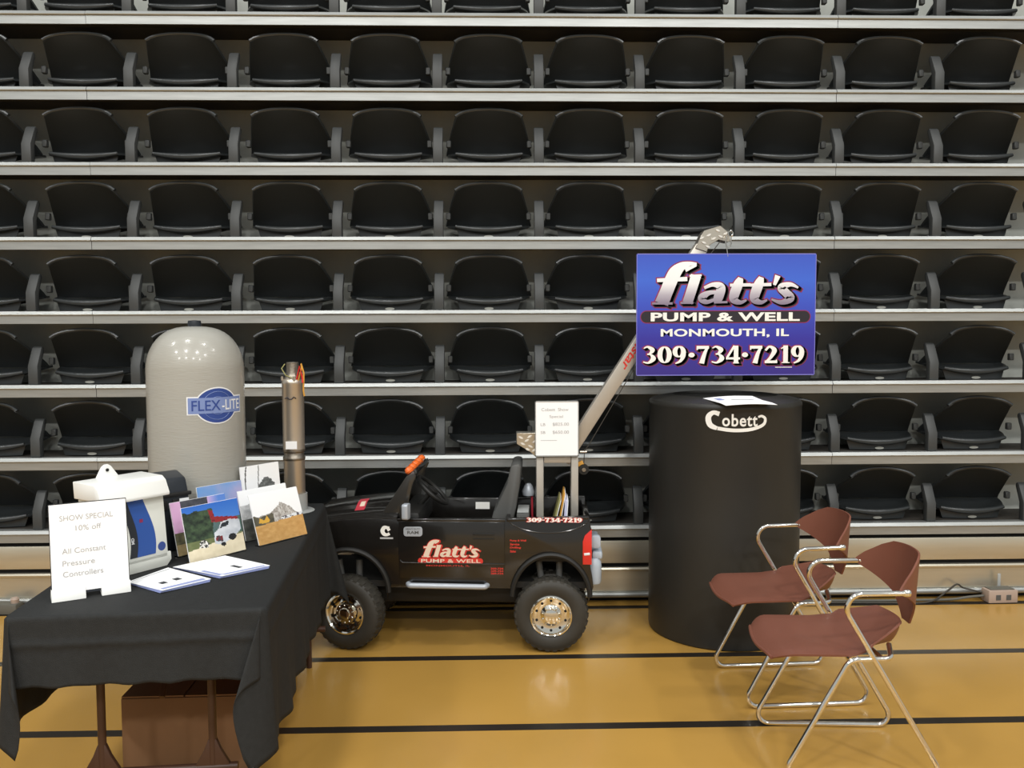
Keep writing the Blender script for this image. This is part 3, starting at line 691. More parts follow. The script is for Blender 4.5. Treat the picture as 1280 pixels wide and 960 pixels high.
# booklets and box in the bed (in truck directions)
def inbed(x, y): v = Matrix.Rotation(TR, 2) @ Vector((x, y)); return (TX+v.x, TY+v.y)
def booklet(lx, ly, lean, m, h, label, w=.2, th=.008, rz=0):
    X, Y = inbed(lx, ly); o = empty('booklet', (X, Y, .452), TR+rz); tag(o, label, 'booklet')
    c = MB().box(-th/2, th/2, -w/2, w/2, 0, h); ob = c.build('cover', m, o, bevel=.001, seg=1); ob.rotation_euler = (0, lean, 0)
    p = MB().box(th/2, th/2+.004, -w/2+.003, w/2-.003, .003, h-.004); q = p.build('pages', 'paper', o); q.rotation_euler = (0, lean, 0)
booklet(.485, .0, R(14), 'bgreen', .26, 'olive green booklet leaning in the truck bed between the hoist uprights')
booklet(.520, .0, R(10), 'bgold', .285, 'gold booklet standing tallest in the truck bed beside the olive one')
booklet(.562, -.02, R(4), 'bviolet', .25, 'pale lilac booklet standing at the right in the truck bed', th=.012)
X, Y = inbed(.365, -.06); o = empty('leaflet_box', (X, Y, .452), TR); tag(o, 'grey see-through leaflet box behind the toy truck seat', 'box')
MB().box(-.03, .03, -.09, .09, 0, .19).build('box_body', 'greypl', o, bevel=.004)
MB().box(-.028, .028, -.085, .085, .192, .20).build('box_lid', 'clearpl', o, bevel=.002)
X, Y = inbed(.388, .05); o = empty('toy_figure_tool', (X, Y, .452), TR); o.name = 'hand_lamp'; tag(o, 'small grey and red hand lamp standing behind the truck seat', 'lamp')
MB().tube([(.02, 0, 0), (.018, 0, .27)], .006, 8).build('stem', 'pink', o)
MB().lathe([(.03, 0), (.034, .02), (.02, .05), (.012, .06)], 14, c=(0, 0, .245)).build('lamp_head', 'silver', o)

# ---------------------------------------------------------------- brown stacking chairs with chrome sled frames
def make_chair():
    c = empty('stacking_chair')
    HW = .212; rt_ = .0095
    for sgn in (-1, 1):
        y = sgn*HW
        path = fillet([(.40, y*.98, .655), (.172, y, .65), (.55, y, .0098), (-.005, y, .0098), (.222, y, .428), (.36, y*.97, .430), (.382, y*.6, .450)], [.05, .04, .04, .05, .03], 7)
        MB().tube(path, rt_, 10).build('side_frame', 'chrome', c)
        MB().lathe([(.011, -.012), (.013, -.006), (.013, .006), (.011, .012)], 12, c=(.405, y*.97, .655), axis='x').build('arm_end', 'chrome', c)
    MB().tube([(.225, -HW, .428), (.225, HW, .428)], .008, 8).build('cross_tube', 'chrome', c)
    MB().tube([(.33, -HW*.97, .429), (.33, HW*.97, .429)], .008, 8).build('cross_tube', 'chrome', c)
    def seat_f(u, v):                                    # u front -> rear, v across
        t = 2*v-1; x = -.045+.505*u
        hw = .205
        if u < .16: hw -= .045*((.16-u)/.16)**2.2
        if u > .58: hw -= .105*((u-.58)/.42)**1.35
        z = .455-.030*max(0, (.17-u)/.17)**2
        z += .062*max(0, (u-.50)/.50)**1.5
        z -= .016*(1-t*t)*(1-.6*u)
        z -= .014*abs(t)**5*(u < .7)
        x -= .02*t*t*max(0, (.2-u)/.2)*-1
        x -= .035*t*t*max(0, (u-.55)/.45)
        return (x, t*hw, z)
    MB().grid(seat_f, 26, 18, th=.007).build('seat', 'brown', c)
    def skirt(u, v):
        t = 2*v-1; a = seat_f(.03, v); return (a[0]-.004-.006*u, a[1], a[2]-.006-.035*u)
    ring = [(.60+.4*k/10, 0.) for k in range(10)]+[(1., k/14) for k in range(14)]+[(1.-.4*k/10, 1.) for k in range(11)]
    def rear(u, v):
        i = min(len(ring)-1, int(round(u*(len(ring)-1)))); a = Vector(seat_f(*ring[i])); q = max(0., 1-abs(u-.5)*2)**.5
        return (a.x-.025*v*v-.004, a.y*(1-.10*v), a.z-.004-(a.z-.434)*v*q)
    MB().grid(rear, len(ring)-1, 5, th=.003).build('seat_rear_shell', 'brown', c)
    MB().tube([seat_f(0, k/18) for k in range(19)], .006, 8).build('seat_front_roll', 'brown', c)
    zs = [(0, .030), (.10, .047), (.3, .088), (.45, .150), (.58, .200), (.66, .208), (.78, .186), (.92, .145), (1, .105)]
    def hwz(v):
        for (a, wa), (b_, wb) in zip(zs, zs[1:]):
            if v <= b_:
                q = (v-a)/(b_-a); return wa+(wb-wa)*q
        return zs[-1][1]
    def back_f(u, v):
        t = 2*u-1; hw = hwz(v); y = t*hw; z = .492+.264*v+.004*(1-t*t)*max(0, (v-.8)/.2)
        x = .482+.022*v-.118*(abs(y)/.208)**2.5+.006*(1-v)**2
        return (x, y, z)
    MB().grid(back_f, 22, 26, th=-.007).build('backrest', 'brown', c)
    return c
ch = make_chair(); remember(ch)
ch.rotation_euler = (0, 0, R(-4)); ch.location = (1.0, 3.02, 0); tag(ch, 'brown plastic chair with chrome sled frame, nearer of the two', 'chair', 'brown stacking chairs')
c2 = copy_tree(ch); c2.rotation_euler = (0, 0, R(2.5)); c2.location = (1.01, 3.585, 0); tag(c2, 'brown plastic chair with chrome sled frame, right in front of the basin', 'chair', 'brown stacking chairs')

# ---------------------------------------------------------------- folding table and black cloth
TBX, TBY, TBR = -1.07, 3.19, R(4.6); TW, TL = .355, .765
tb = empty('folding_table', (TBX, TBY, 0), TBR); tag(tb, 'folding table with brown steel legs under the black cloth', 'table')
MB().box(-TW+.004, TW-.004, -TL+.004, TL-.004, .70, .732).build('tabletop', 'card', tb, bevel=.008)
def leg_pair(y, xs, tp):
    for x in xs:
        l = MB().tube([(x, y, .19), (x, y, .70)], .0125, 10).build('leg', 'legbrown', tb)
        m = MB(); m.prism([(x-.012, .27), (x+.012, .27), (x+.026, .235), (x+.06, .175), (x-.06, .175), (x-.026, .235)], y-.009, y+.009, lambda u, w, a: (u, a, w)); m.build('gusset', 'legbrown', l, bevel=.003)
        MB().tube([(x+tp*.03, y, .18), (x+tp*.03, y, .0)], .0125, 10).build('lower_leg', 'legbrown', l)
    MB().tube([(xs[0]-.075, y, .178), (xs[1]+.075, y, .178)], .0135, 10).build('leg_rail', 'legbrown', tb)
    MB().tube([(0, y+(.02 if y < 0 else -.02), .40), (0, y+(.32 if y < 0 else -.32), .70)], .009, 8).build('leg_brace', 'legbrown', tb)
leg_pair(-.575, (-.175, .155), 0); leg_pair(.66, (-.29, .29), 0)

def cloth():
    rc = .016; zt = .7385
    drops = {'r': .43, 'n': .205, 'l': .36, 'f': .30}
    per = []                                             # (x, y, nx, ny, hang, corner weight, s)
    def edge(a, b, n, d, k):
        for i in range(k):
            q = i/k; per.append((a[0]+(b[0]-a[0])*q, a[1]+(b[1]-a[1])*q, n[0], n[1], d, 0.))
    def corner(c, a0, da, db, k=22):
        for i in range(k):
            th = math.pi/2*i/k; an = a0+th
            L = min(da/max(1e-3, math.cos(th)), db/max(1e-3, math.sin(th)))
            per.append((c[0]+rc*math.cos(an), c[1]+rc*math.sin(an), math.cos(an), math.sin(an), L, math.sin(2*th)))
    X, Y = TW-rc, TL-rc
    edge((TW, -Y), (TW, Y), (1, 0), drops['r'], 60); corner((X, Y), 0, drops['r'], drops['f'])
    edge((X, TL), (-X, TL), (0, 1), drops['f'], 30); corner((-X, Y), math.pi/2, drops['f'], drops['l'])
    edge((-TW, Y), (-TW, -Y), (-1, 0), drops['l'], 60); corner((-X, -Y), math.pi, drops['l'], drops['n'])
    edge((-X, -TL), (X, -TL), (0, -1), drops['n'], 36); corner((X, -Y), 3*math.pi/2, drops['n'], drops['r'])
    N = len(per); J = 26; m = MB(); v = []
    for i, (x, y, nx, ny, L, cw) in enumerate(per):
        for j in range(J+1):
            t = j/J; l = t*L; tx_, ty_ = -ny, nx
            if l < .015: out = .012*math.sin(l/.015*math.pi/2)*.6; z = zt-.010*(1-math.cos(l/.015*math.pi/2))
            else: out = .0075; z = zt-.010-(l-.015)
            wv = .010*math.sin(x*23+y*17+1.1)+.007*math.sin(x*41-y*37)
            out += (t**1.3)*(.012+wv*(.4 if abs(nx)+abs(ny) == 1 and abs(ny) > .5 and cw == 0 else 1.))
            out += .005*math.exp(-((l-.085)/.010)**2)*(cw == 0)+.003*math.exp(-((x-.10)/.012)**2)*t*(abs(ny) > .9)+.003*math.exp(-((x+.16)/.012)**2)*t*(abs(ny) > .9)
            fl = cw*l
            out += fl*.20
            z += fl*.035
            # folds in the corner tails: the slack swings sideways
            sw_ = fl*.16*math.sin(3.1*cw+ (2.2 if x > 0 else .6))
            dx = nx*out+tx_*sw_*.6; dy = ny*out+ty_*sw_*.6
            if cw > 0 and y < 0: dx -= math.copysign(1, x)*l*(.44*cw*cw-.06*cw); dy -= fl*.05
            z += .0025*math.sin(x*60+y*9)*t
            v.append((x+dx, y+dy, max(.02, z)))
    f = [(i*(J+1)+j, i*(J+1)+j+1, ((i+1) % N)*(J+1)+j+1, ((i+1) % N)*(J+1)+j) for i in range(N) for j in range(J)]
    f.append(tuple(i*(J+1) for i in range(N)))
    m.add(v, f); o = m.build('tablecloth', 'cloth', angle=60)
    md = o.modifiers.new('thickness', 'SOLIDIFY'); md.thickness = .0015; md.offset = -1
    return o
cl = cloth(); cl.location = (TBX, TBY, 0); cl.rotation_euler = (0, 0, TBR)
tag(cl, 'black tablecloth draped over the folding table, corners hanging low', 'tablecloth')
TZ = .7395

cb_ = empty('cardboard_box', (-1.075, 3.36, 0), R(1.5)); tag(cb_, 'large brown cardboard box on the floor under the table', 'box')
MB().box(-.215, .215, -.43, .43, .002, .272).build('box_body', 'card', cb_, bevel=.003)
MB().box(-.213, -.003, -.428, .428, .274, .279).build('flap', 'card', cb_); MB().box(.003, .213, -.428, .428, .274, .279).build('flap', 'card', cb_)
MB().box(.2155, .2175, -.42, .42, .11, .115).build('side_seam', 'legbrown', cb_, smooth=False)

# ---------------------------------------------------------------- water tank
tn = empty('pressure_tank', (-1.172, 3.45, TZ)); tag(tn, 'grey domed water pressure tank standing at the back of the table', 'water tank')
prf = [(.165, .0), (.172, .004), (.172, .10), (.174, .125), (.181, .14), (.184, .16), (.185, .19), (.185, .652)]
for k in range(1, 13):
    a = math.pi/2*k/12; prf.append((.185*math.cos(a)**.72 if k < 12 else .001, .652+.168*math.sin(a)**1.1))
MB().lathe(prf, 64).build('tank_shell', 'tank', tn, angle=60)
MB().lathe([(.026, .815), (.0265, .828), (.024, .842), (.001, .844)], 20, cap0=False).build('air_valve_cap', 'bluedark', tn)
def on_tank(u, w, a=.001): 
    ang = R(-90)+.755+u/.185; return ((.185+a)*math.cos(ang), (.185+a)*math.sin(ang), w)
def tl_(dep): return lambda x, y: on_tank(x, .515+y-.0*x, dep)
def dense(poly_fn, nu, nv, dep, name, m):
    MB().grid(lambda u, v: tl_(dep)(*poly_fn(u, v)), nu, nv).build(name, m, tn, fix=True)
def ell(rx, rz): return lambda u, v: (rx*(2*u-1), rz*math.sqrt(max(0, 1-(2*u-1)**2))*(2*v-1))
def rec(x0, x1, z0, z1): return lambda u, v: (x0+(x1-x0)*u, z0+(z1-z0)*v)
dense(ell(.087, .071), 24, 4, .0010, 'label_border', 'labelwhite')
dense(rec(-.115, .115, -.034, .036), 16, 2, .0010, 'label_border', 'labelwhite')
dense(ell(.082, .066), 24, 4, .0016, 'label_oval', 'labelblue')
for r_ in (.045, .028):
    MB().tube([tl_(.0017)(1.3*r_*math.cos(R(a)), r_*math.sin(R(a))*1.2) for a in range(0, 361, 15)], .0009, 4, caps=False).build('label_ring', 'labellight', tn)
dense(rec(-.110, .110, -.029, .031), 16, 2, .0022, 'label_band', 'labellight')
MB().flat(text2d('FLEX', (-.097, .010, -.018, .021), bold=.008), tl_(.0030)).build('label_lettering', 'labelblue', tn, smooth=False, fix=False)
MB().flat(text2d('-LITE', (.016, .102, -.018, .021), bold=.008), tl_(.0030)).build('label_lettering', 'labelwhite', tn, smooth=False, fix=False)

# ---------------------------------------------------------------- submersible pump on its clear base
pm = empty('well_pump', (-.868, 3.80, TZ)); pm.scale = (.97, .97, .965); tag(pm, 'slim stainless steel well pump standing upright on a clear base', 'pump')
MB().lathe([(.085, 0), (.088, .004), (.082, .008), (.05, .009)], 36).build('base_plate', 'clearpl', pm)
MB().lathe([(.056, .009), (.056, .085), (.049, .085)], 28, cap0=False, cap1=False).build('base_collar', 'clearpl', pm)
MB().lathe([(.044, .01), (.047, .02), (.047, .235), (.048, .24)], 32).build('motor', 'steel', pm)
MB().lathe([(.048, .24), (.050, .244), (.0495, .254), (.045, .26), (.045, .275), (.049, .28), (.049, .29)], 32).build('intake_screen', 'steelrough', pm)
MB().lathe([(.049, .29), (.0485, .30), (.0485, .585), (.050, .59), (.050, .60), (.044, .61)], 32).build('pump_end', 'steel', pm)
MB().lathe([(.044, .61), (.032, .625), (.028, .64), (.028, .685), (.024, .688), (.024, .66), (.001, .66)], 24, cap0=False).build('discharge', 'steelrough', pm)
MB().box(-.025, .025, -.052, -.0485, .295, .330).build('paper_label', 'paper', pm)
for a in range(0, 360, 90):
    c = (.047*math.cos(R(a+20)), .047*math.sin(R(a+20)), .61)
    MB().lathe([(.006, -.005), (.006, .012), (.003, .014)], 8, c=c).build('bolt', 'steel', pm)
MB().tube([(.03, -.03, .60), (.048, -.035, .66), (.045, -.03, .682), (.058, -.036, .64), (.056, -.04, .56), (.06, -.04, .535)], .004, 6).build('lead_wire', 'bgold', pm)
MB().tube([(.025, -.035, .61), (.040, -.04, .67), (.052, -.04, .62), (.054, -.044, .595)], .004, 6).build('lead_wire', 'red', pm)
MB().tube([(.02, -.03, .61), (-.02, -.05, .63), (-.04, -.04, .66), (-.03, -.02, .68)], .0025, 6).build('ground_wire', 'bgreen', pm)
MB().tube([(-.025+.01*k, -.0492-.0005, .525+.006*math.sin(k*1.9)) for k in range(6)], .0028, 5).build('engraved_mark', 'blackink', pm)

# ---------------------------------------------------------------- sign stand, controller, dark case
ss = empty('table_sign', (-1.203, 2.578, TZ), R(29.5)); tag(ss, 'white show special sign standing at the front of the table', 'sign')
ln = R(9)
def lean(x, h, off=0.): return (x, math.sin(ln)*h-off*math.cos(ln), math.cos(ln)*h+.002)
m = MB(); m.grid(lambda u, v: lean(-.105+.21*u, .02+.262*v, .001), 2, 2, th=.004); m.build('sheet', 'paper', ss, smooth=False)
for x0, x1 in ((-.108, -.016), (.026, .108)):
    m = MB(); m.add([(x0, -.012, .0), (x1, -.012, .0), (x1, .0, .034), (x0, .0, .034), (x0, .06, .0), (x1, .06, .0), (x1, .02, .034), (x0, .02, .034)],
                    [(0, 1, 2, 3), (4, 7, 6, 5), (0, 4, 5, 1), (1, 5, 6, 2), (2, 6, 7, 3), (3, 7, 4, 0)]); m.build('foot', 'whitepl', ss, bevel=.002)
m = MB(); m.grid(lambda u, v: lean(-.107+.214*u, .012+.272*v, -.004), 2, 2, th=-.004); m.build('backing_board', 'bluedark', ss, smooth=False)
for s_, r_ in (('SHOW SPECIAL', (-.078, .068, .232, .248)), ('10% off', (-.036, .034, .200, .216)), ('All Constant', (-.075, .044, .134, .150)), ('Pressure', (-.075, .012, .098, .114)), ('Controllers', (-.075, .034, .066, .082))):
    MB().flat(text2d(s_, r_, bold=.0), lambda x, y: lean(x, y, .0022)).build('printed_line', 'ink', ss, smooth=False, fix=False)

ct = empty('pump_controller', (-1.205, 2.855, TZ), R(56)); ct.scale = (.88, .86, .93); tag(ct, 'off-white pump controller with a blue curved stripe leaning on the table', 'controller')
ln2 = R(6)
def cbx(x, y, z): return (x, y*math.cos(ln2)+z*math.sin(ln2), z*math.cos(ln2)-y*math.sin(ln2)*0)
body = [(-.130, .03), (.135, .03), (.135, .29), (-.130, .29)]
m = MB(); m.prism(body, -.055, .085, lambda u, w, a: cbx(u, a, w)); m.build('enclosure', 'offwhite', ct, bevel=.006)
m = MB(); m.prism([(-.135, .045), (-.12, .0), (.125, .0), (.147, .02), (.147, .05)], .045, .056, lambda u, w, a: cbx(u, a-.1, w)); m.build('mounting_flange', 'offwhite', ct, bevel=.003)
hp = [(-.085, .262), (-.088, .272), (-.07, .318), (-.05, .332), (.088, .335), (.088, .275), (-.05, .275), (-.06, .268)]
m = MB(); m.prism(hp, -.142, .142, lambda u, w, a: cbx(a, u, w)); m.build('hood', 'whitepl', ct, bevel=.003)
m = MB(); m.prism([(-.06, .325), (-.028, .372), (-.015, .380), (.0, .380), (.012, .372), (.045, .325)], .080, .087, lambda u, w, a: cbx(u, a, w)); eo = m.build('hanging_ear', 'whitepl', ct, bevel=.002)
MB().lathe([(.006, .0), (.006, .004)], 10, c=cbx(-.008, .078, .360), axis='y').build('keyhole', 'dark', eo)
def strip(x0, x1, name, mt, dep):
    def f(u, v):
        sft = .020*math.sin((1-v)*math.pi*1.1-.9)-.01; a, b_ = x0+sft, x1+sft+.012*(1-v)
        return cbx(a+(b_-a)*u, -.0555-dep, .055+.215*v)
    MB().grid(f, 4, 20).build(name, mt, ct)
strip(-.030, .004, 'dark_stripe', 'bluedark', .0008); strip(.0, .066, 'blue_stripe', 'blue', .0010)
MB().lathe([(.001, .0565), (.016, .0565), (.017, .055)][::-1], 18, c=cbx(.108, 0, .075), axis='y').build('round_badge', 'labelblue', ct)
MB().flat(text2d('MD', (.0, .022, .0, .012), bold=.02), lambda x, y: cbx(-.006-y, -.0572, .105+x)).build('stripe_lettering', 'labelwhite', ct, smooth=False, fix=False)
MB().box(.022, .036, -.0585, -.0575, .175, .187).build('red_mark', 'redline', ct).location = (0, .02, 0)
for x in (.135,): MB().lathe([(.004, .1), (.004, .106)], 8, c=cbx(x, -.0, .03), axis='y').build('screw', 'dark', ct)

dc = empty('equipment_case', (-1.228, 3.125, TZ), R(45)); tag(dc, 'dark grey equipment case behind the off-white controller', 'case')
m = MB(); m.prism([(-.06, .0), (-.06, .20), (-.04, .262), (.03, .285), (.05, .275), (.05, .0)], -.10, .11, lambda u, w, a: (a, u, w)); m.build('case_body', 'bluedark', dc, bevel=.012)
MB().box(-.105, .115, -.07, -.055, .20, .214).build('case_rim', 'blackmatte', dc, bevel=.004)
for k in range(4): MB().box(-.09+.045*k, -.065+.045*k, -.064, -.058, .15, .19).build('cooling_fin', 'blackmatte', dc, bevel=.002)
MB().box(.07, .105, -.0645, -.0615, .14, .19).build('white_sticker', 'paper', dc)

# ---------------------------------------------------------------- leaflets lying on the cloth
def leaflets(pts, label, marks):
    c = Vector((sum(p[0] for p in pts)/4, sum(p[1] for p in pts)/4)); o = empty('leaflet_stack', (c.x, c.y, TZ)); tag(o, label, 'leaflets')
    for k in range(4):
        a = R((k-1.5)*1.2); q = []
        for p in pts:
            d_ = Matrix.Rotation(a, 2) @ (Vector(p)-c); q.append((d_.x, d_.y))
        m = MB(); m.prism(q, .0015+.0022*k, .0030+.0022*k, lambda u, w, z: (u, w, z)); m.build('leaflet', 'paper' if k == 3 else 'inkblue', o, smooth=False)
    A, B, C_, D = [Vector((p[0]-c.x, p[1]-c.y)) for p in pts]
    def at(u, v): return (A*(1-u)+D*u)*(1-v)+(B*(1-u)+C_*u)*v
    for (u0, u1, v0, v1, mt) in marks:
        m = MB(); q = [at(u0, v0), at(u1, v0), at(u1, v1), at(u0, v1)]
        m.add([(p.x, p.y, .0102) for p in q], [(0, 1, 2, 3)]); m.build('printed_mark', mt, o, smooth=False)
leaflets([(-1.146, 2.699), (-1.075, 2.86), (-.893, 2.716), (-1.005, 2.60)], 'white leaflets lying beside the show special sign', [(.55, .68, .25, .38, 'inkdark'), (.55, .68, .55, .68, 'inkdark'), (.05, .07, .05, .95, 'ink'), (.88, .97, .06, .94, 'inkblue')])
leaflets([(-1.066, 2.871), (-.932, 3.009), (-.745, 2.868), (-.871, 2.75)], 'white leaflets lying in front of the truck photograph', [(.6, .8, .55, .64, 'inkdark'), (.55, .95, .02, .10, 'inkblue'), (.92, .98, .1, .95, 'inkblue')])

# ---------------------------------------------------------------- photographs in clear stands
def vn(x, y, s=0):
    def h(i, j): 
        n = (i*374761393+j*668265263+s*974711) & 0xffffffff; n = ((n ^ (n >> 13))*1274126177) & 0xffffffff; return (n & 0xffff)/65535
    i, j = math.floor(x), math.floor(y); fx, fy = x-i, y-j; fx = fx*fx*(3-2*fx); fy = fy*fy*(3-2*fy)
    return (h(i, j)*(1-fx)+h(i+1, j)*fx)*(1-fy)+(h(i, j+1)*(1-fx)+h(i+1, j+1)*fx)*fy
def fb(x, y, s=0): return .55*vn(x, y, s)+.3*vn(x*2.1, y*2.1, s+1)+.15*vn(x*4.3, y*4.3, s+2)
def mixc(a, b, t): t = max(0, min(1, t)); return tuple(a[i]+(b[i]-a[i])*t for i in range(3))
def inpoly(x, y, P):
    r = False
    for i in range(len(P)):
        (x1, y1), (x2, y2) = P[i], P[i-1]
        if (y1 > y) != (y2 > y) and x < (x2-x1)*(y-y1)/(y2-y1)+x1: r = not r
    return r
def p_truck(u, v):
    c = mixc((120, 170, 225), (44, 104, 196), v)
    if v < .62+.08*fb(u*6, 3) and u > .3: c = mixc((90, 110, 120), (60, 90, 70), fb(u*9, v*9))
    if u < .44+.1*fb(v*7, 1) and v < .86+.08*fb(u*8, 2): c = mixc((20, 30, 22), (66, 86, 58), fb(u*16, v*16, 4)**1.3*1.4)
    if inpoly(u, v, [(.44, .88), (.52, .86), (.54, .74), (.95, .66), (.95, .58), (.48, .64)]): c = (142, 32, 40) if fb(u*30, v*30) > .35 else (90, 24, 34)
    if v < .36: c = mixc((120, 126, 84), (90, 100, 60), fb(u*20, v*20))
    if v < .20+.14*u: c = mixc((236, 224, 196), (214, 200, 168), fb(u*10, v*10))
    if inpoly(u, v, [(.47, .24), (.49, .44), (.58, .50), (.63, .61), (.80, .64), (.97, .60), (.97, .40), (.82, .28), (.60, .20)]):
        c = mixc((226, 228, 232), (170, 176, 186), fb(u*8, v*8))
        if inpoly(u, v, [(.60, .50), (.65, .59), (.78, .61), (.76, .53)]): c = (34, 38, 44)
        if inpoly(u, v, [(.50, .28), (.51, .38), (.62, .36), (.62, .25)]): c = (120, 40, 44) if fb(u*40, v*40) > .5 else (60, 60, 66)
    if math.hypot((u-.80), (v-.30)*1.1) < .07 or math.hypot(u-.62, (v-.2)*1.2) < .045: c = (24, 24, 26)
    if inpoly(u, v, [(.2, .22), (.22, .34), (.3, .36), (.38, .26), (.34, .2)]): c = (230, 226, 220) if fb(u*50, v*50) > .5 else (60, 60, 56)
    return c
def p_field(u, v):
    c = mixc((235, 238, 240), (250, 250, 252), v)
    tr = .44+.30*math.exp(-((u-.62)/.22)**2)+.14*math.exp(-((u-.2)/.15)**2)+.12*(fb(u*14, 1)-.5)
    if .38 < v < tr: c = mixc((120, 112, 104), (226, 224, 220), fb(u*40, v*22, 3)*1.25-.1)
    if .36+.05*u < v < .50+.1*fb(u*8, 5) and u < .4: c = mixc((60, 58, 46), (110, 104, 84), fb(u*18, v*18))
    if inpoly(u, v, [(.08, .42), (.12, .52), (.2, .46), (.27, .55), (.31, .44), (.28, .40)]): c = (212, 164, 60)
    if v < .37+.06*u: c = mixc((210, 168, 104), (186, 140, 78), fb(u*14, v*22, 7)*1.3)
    if .37+.06*u < v < .43+.06*u and u > .55: c = (220, 224, 228) if fb(u*20, v*30, 2) > .45 else (90, 84, 92)
    return c
def p_tree(u, v):
    v = max(0, v*1.25-.42)/.83*1.0
    c = (250, 250, 250)
    if math.hypot((u-.62)/.22, (v-.42)/.26) < .75+.5*fb(u*9, v*9): c = mixc((60, 62, 60), (140, 142, 140), fb(u*24, v*24, 3))
    if abs(u-.42-.10*(v-.5)) < .012 and v > .4: c = (120, 118, 116)
    if abs(u-.10-.25*(v-.55)**2) < .016 and v > .2: c = (96, 94, 92)
    if v < .26+.06*fb(u*8, 2): c = mixc((90, 92, 88), (170, 170, 166), fb(u*20, v*20, 8))
    return c
def p_grey(u, v):
    c = mixc((238, 240, 242), (252, 252, 252), v)
    if v < .70+.16*(fb(u*5, 1)-.4): c = mixc((150, 152, 152), (232, 232, 232), fb(u*12, v*12, 2))
    if v < .42: c = mixc((60, 62, 58), (120, 120, 112), fb(u*14, v*14, 5))
    return c
def p_dusk(u, v):
    c = mixc((236, 178, 196), (112, 158, 214), fb(u*3, v*3+u, 2)*.8+v*.45)
    if v < .45: c = mixc((70, 74, 78), (130, 128, 120), fb(u*14, v*14, 5))
    return c
def p_rig(u, v):
    c = mixc((236, 186, 226), (92, 136, 214), (u-.62)*4)
    if .18 < u < .66 and v > .3+.1*math.sin(u*9): c = mixc((52, 54, 62), (88, 88, 96), fb(u*9, v*9))
    if v < .42: c = mixc((60, 62, 48), (140, 132, 92), fb(u*14, v*14, 6))
    if v < .2: c = mixc((200, 180, 130), (150, 130, 90), fb(u*9, v*9, 9))
    return c
def photo(x, y, rz, fn, label, w=.232, h=.190, ln_=R(14), nu=80, nv=64):
    o = empty('photo_stand', (x, y, TZ), rz); tag(o, label, 'photograph', 'photographs in clear table stands')
    L = lambda X, H, off: (X, math.sin(ln_)*H-off*math.cos(ln_), math.cos(ln_)*H+.004)
    vv = []; ff = []; cc = []
    for i in range(nu):
        for j in range(nv):
            n = len(vv); u0, u1, v0, v1 = i/nu, (i+1)/nu, j/nv, (j+1)/nv
            vv += [L(-w/2+w*a, h*b_, .0012) for a, b_ in ((u0, v0), (u1, v0), (u1, v1), (u0, v1))]
            ff.append((n, n+1, n+2, n+3)); cc.append(lin(*fn((u0+u1)/2, (v0+v1)/2)))
    me = bpy.data.meshes.new('photo_print'); me.from_pydata(vv, [], ff); me.update()
    at = me.color_attributes.new('print_colour', 'FLOAT_COLOR', 'CORNER')
    at.data.foreach_set('color', [x_ for c in cc for _ in range(4) for x_ in c])
    me.materials.append(MT['print']); p = bpy.data.objects.new('photo_print', me); COL.objects.link(p); p.parent = o
    m = MB(); m.grid(lambda u, v: L(-w/2+w*u, h*v, -.0040), 1, 1, th=-.0022); m.build('print_backing', 'paper', o, smooth=False)
    MB().box(-w/2, w/2, -.004, .024, .0, .0028).build('stand_foot', 'acrylic', o, smooth=False)
    return o
photo(-.962, 3.022, R(54), p_truck, 'photograph of a white truck under blue sky at the front of the table')
photo(-.789, 3.258, R(54), p_field, 'photograph of a tan field with bare trees, nearest to the table edge', ln_=R(18))
photo(-1.035, 3.115, R(54), p_rig, 'purple and dark photograph directly behind the white truck photograph')
photo(-1.010, 3.262, R(54), p_dusk, 'photograph with pale pink and blue sky, behind the purple one', h=.215, w=.2, ln_=R(9))
photo(-.858, 3.330, R(54), p_grey, 'pale grey landscape photograph directly behind the tan field photograph')
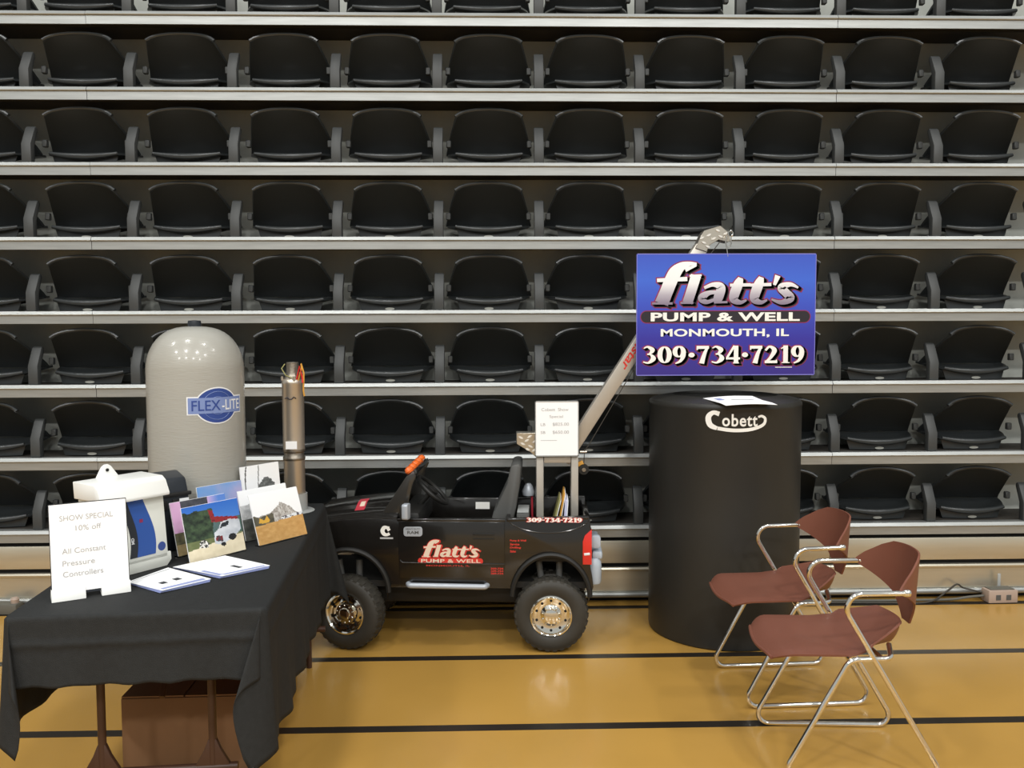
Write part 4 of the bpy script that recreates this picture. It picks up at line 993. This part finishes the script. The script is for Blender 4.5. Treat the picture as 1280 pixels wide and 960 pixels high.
photo(-.905, 3.43, R(54), p_tree, 'white photograph with a dark tree, rearmost and highest in front of the tank', h=.262, w=.19, ln_=R(6))

# ---------------------------------------------------------------- power boxes and cables at the bleacher foot
pb = empty('power_box', (2.875, 4.700, 0), R(2)); tag(pb, 'grey power box on the floor by the bleacher at far right', 'power box')
MB().box(-.085, .085, -.04, .035, .002, .075).build('box_body', 'pboxgrey', pb, bevel=.006)
MB().box(-.07, .07, -.03, .03, .076, .080).build('lid', 'tape', pb, bevel=.002)
for x in (-.03, .03): MB().box(x-.014, x+.014, -.0425, -.040, .02, .05).build('socket', 'greypl', pb, bevel=.001, seg=1)
MB().box(.012, .030, .034, .0405, .07, .15).build('cable_tab', 'clearpl', pb, bevel=.003)
def cord(name, pts, r, m, label): 
    pp = catmull([(p[0], p[1], p[2]) for p in pts], 6); tag(MB().tube(pp, r, 8).build(name, m), label, 'cable')
cord('power_cable', [(2.785, 4.70, .035), (2.70, 4.70, .028), (2.6, 4.71, .012), (2.4, 4.70, .014), (2.2, 4.71, .010), (1.9, 4.72, .010), (1.66, 4.72, .010)], .0075, 'tape', 'grey power cable running left from the power box along the bleacher')
cord('thin_cable', [(2.785, 4.715, .05), (2.69, 4.735, .070), (2.64, 4.72, .095), (2.58, 4.722, .050), (2.45, 4.675, .008), (2.2, 4.68, .007), (1.8, 4.70, .007)], .005, 'cable', 'thin dark cable looped over the bottom pipe beside the power box')
pb2 = empty('junction_box', (-2.66, 4.700, 0), R(-3)); tag(pb2, 'grey junction box on the floor by the bleacher at the left picture edge', 'power box')
MB().box(-.075, .075, -.035, .035, .002, .06).build('box_body', 'tape', pb2, bevel=.006)
MB().lathe([(.02, .0), (.022, .02), (.015, .03)], 12, c=(.05, 0, .06)).build('plug', 'pboxgrey', pb2)
cord('grey_cable', [(-2.59, 4.70, .03), (-2.5, 4.71, .012), (-2.3, 4.71, .010), (-2.0, 4.70, .010), (-1.6, 4.71, .01)], .007, 'tape', 'grey cable running right from the junction box at far left')
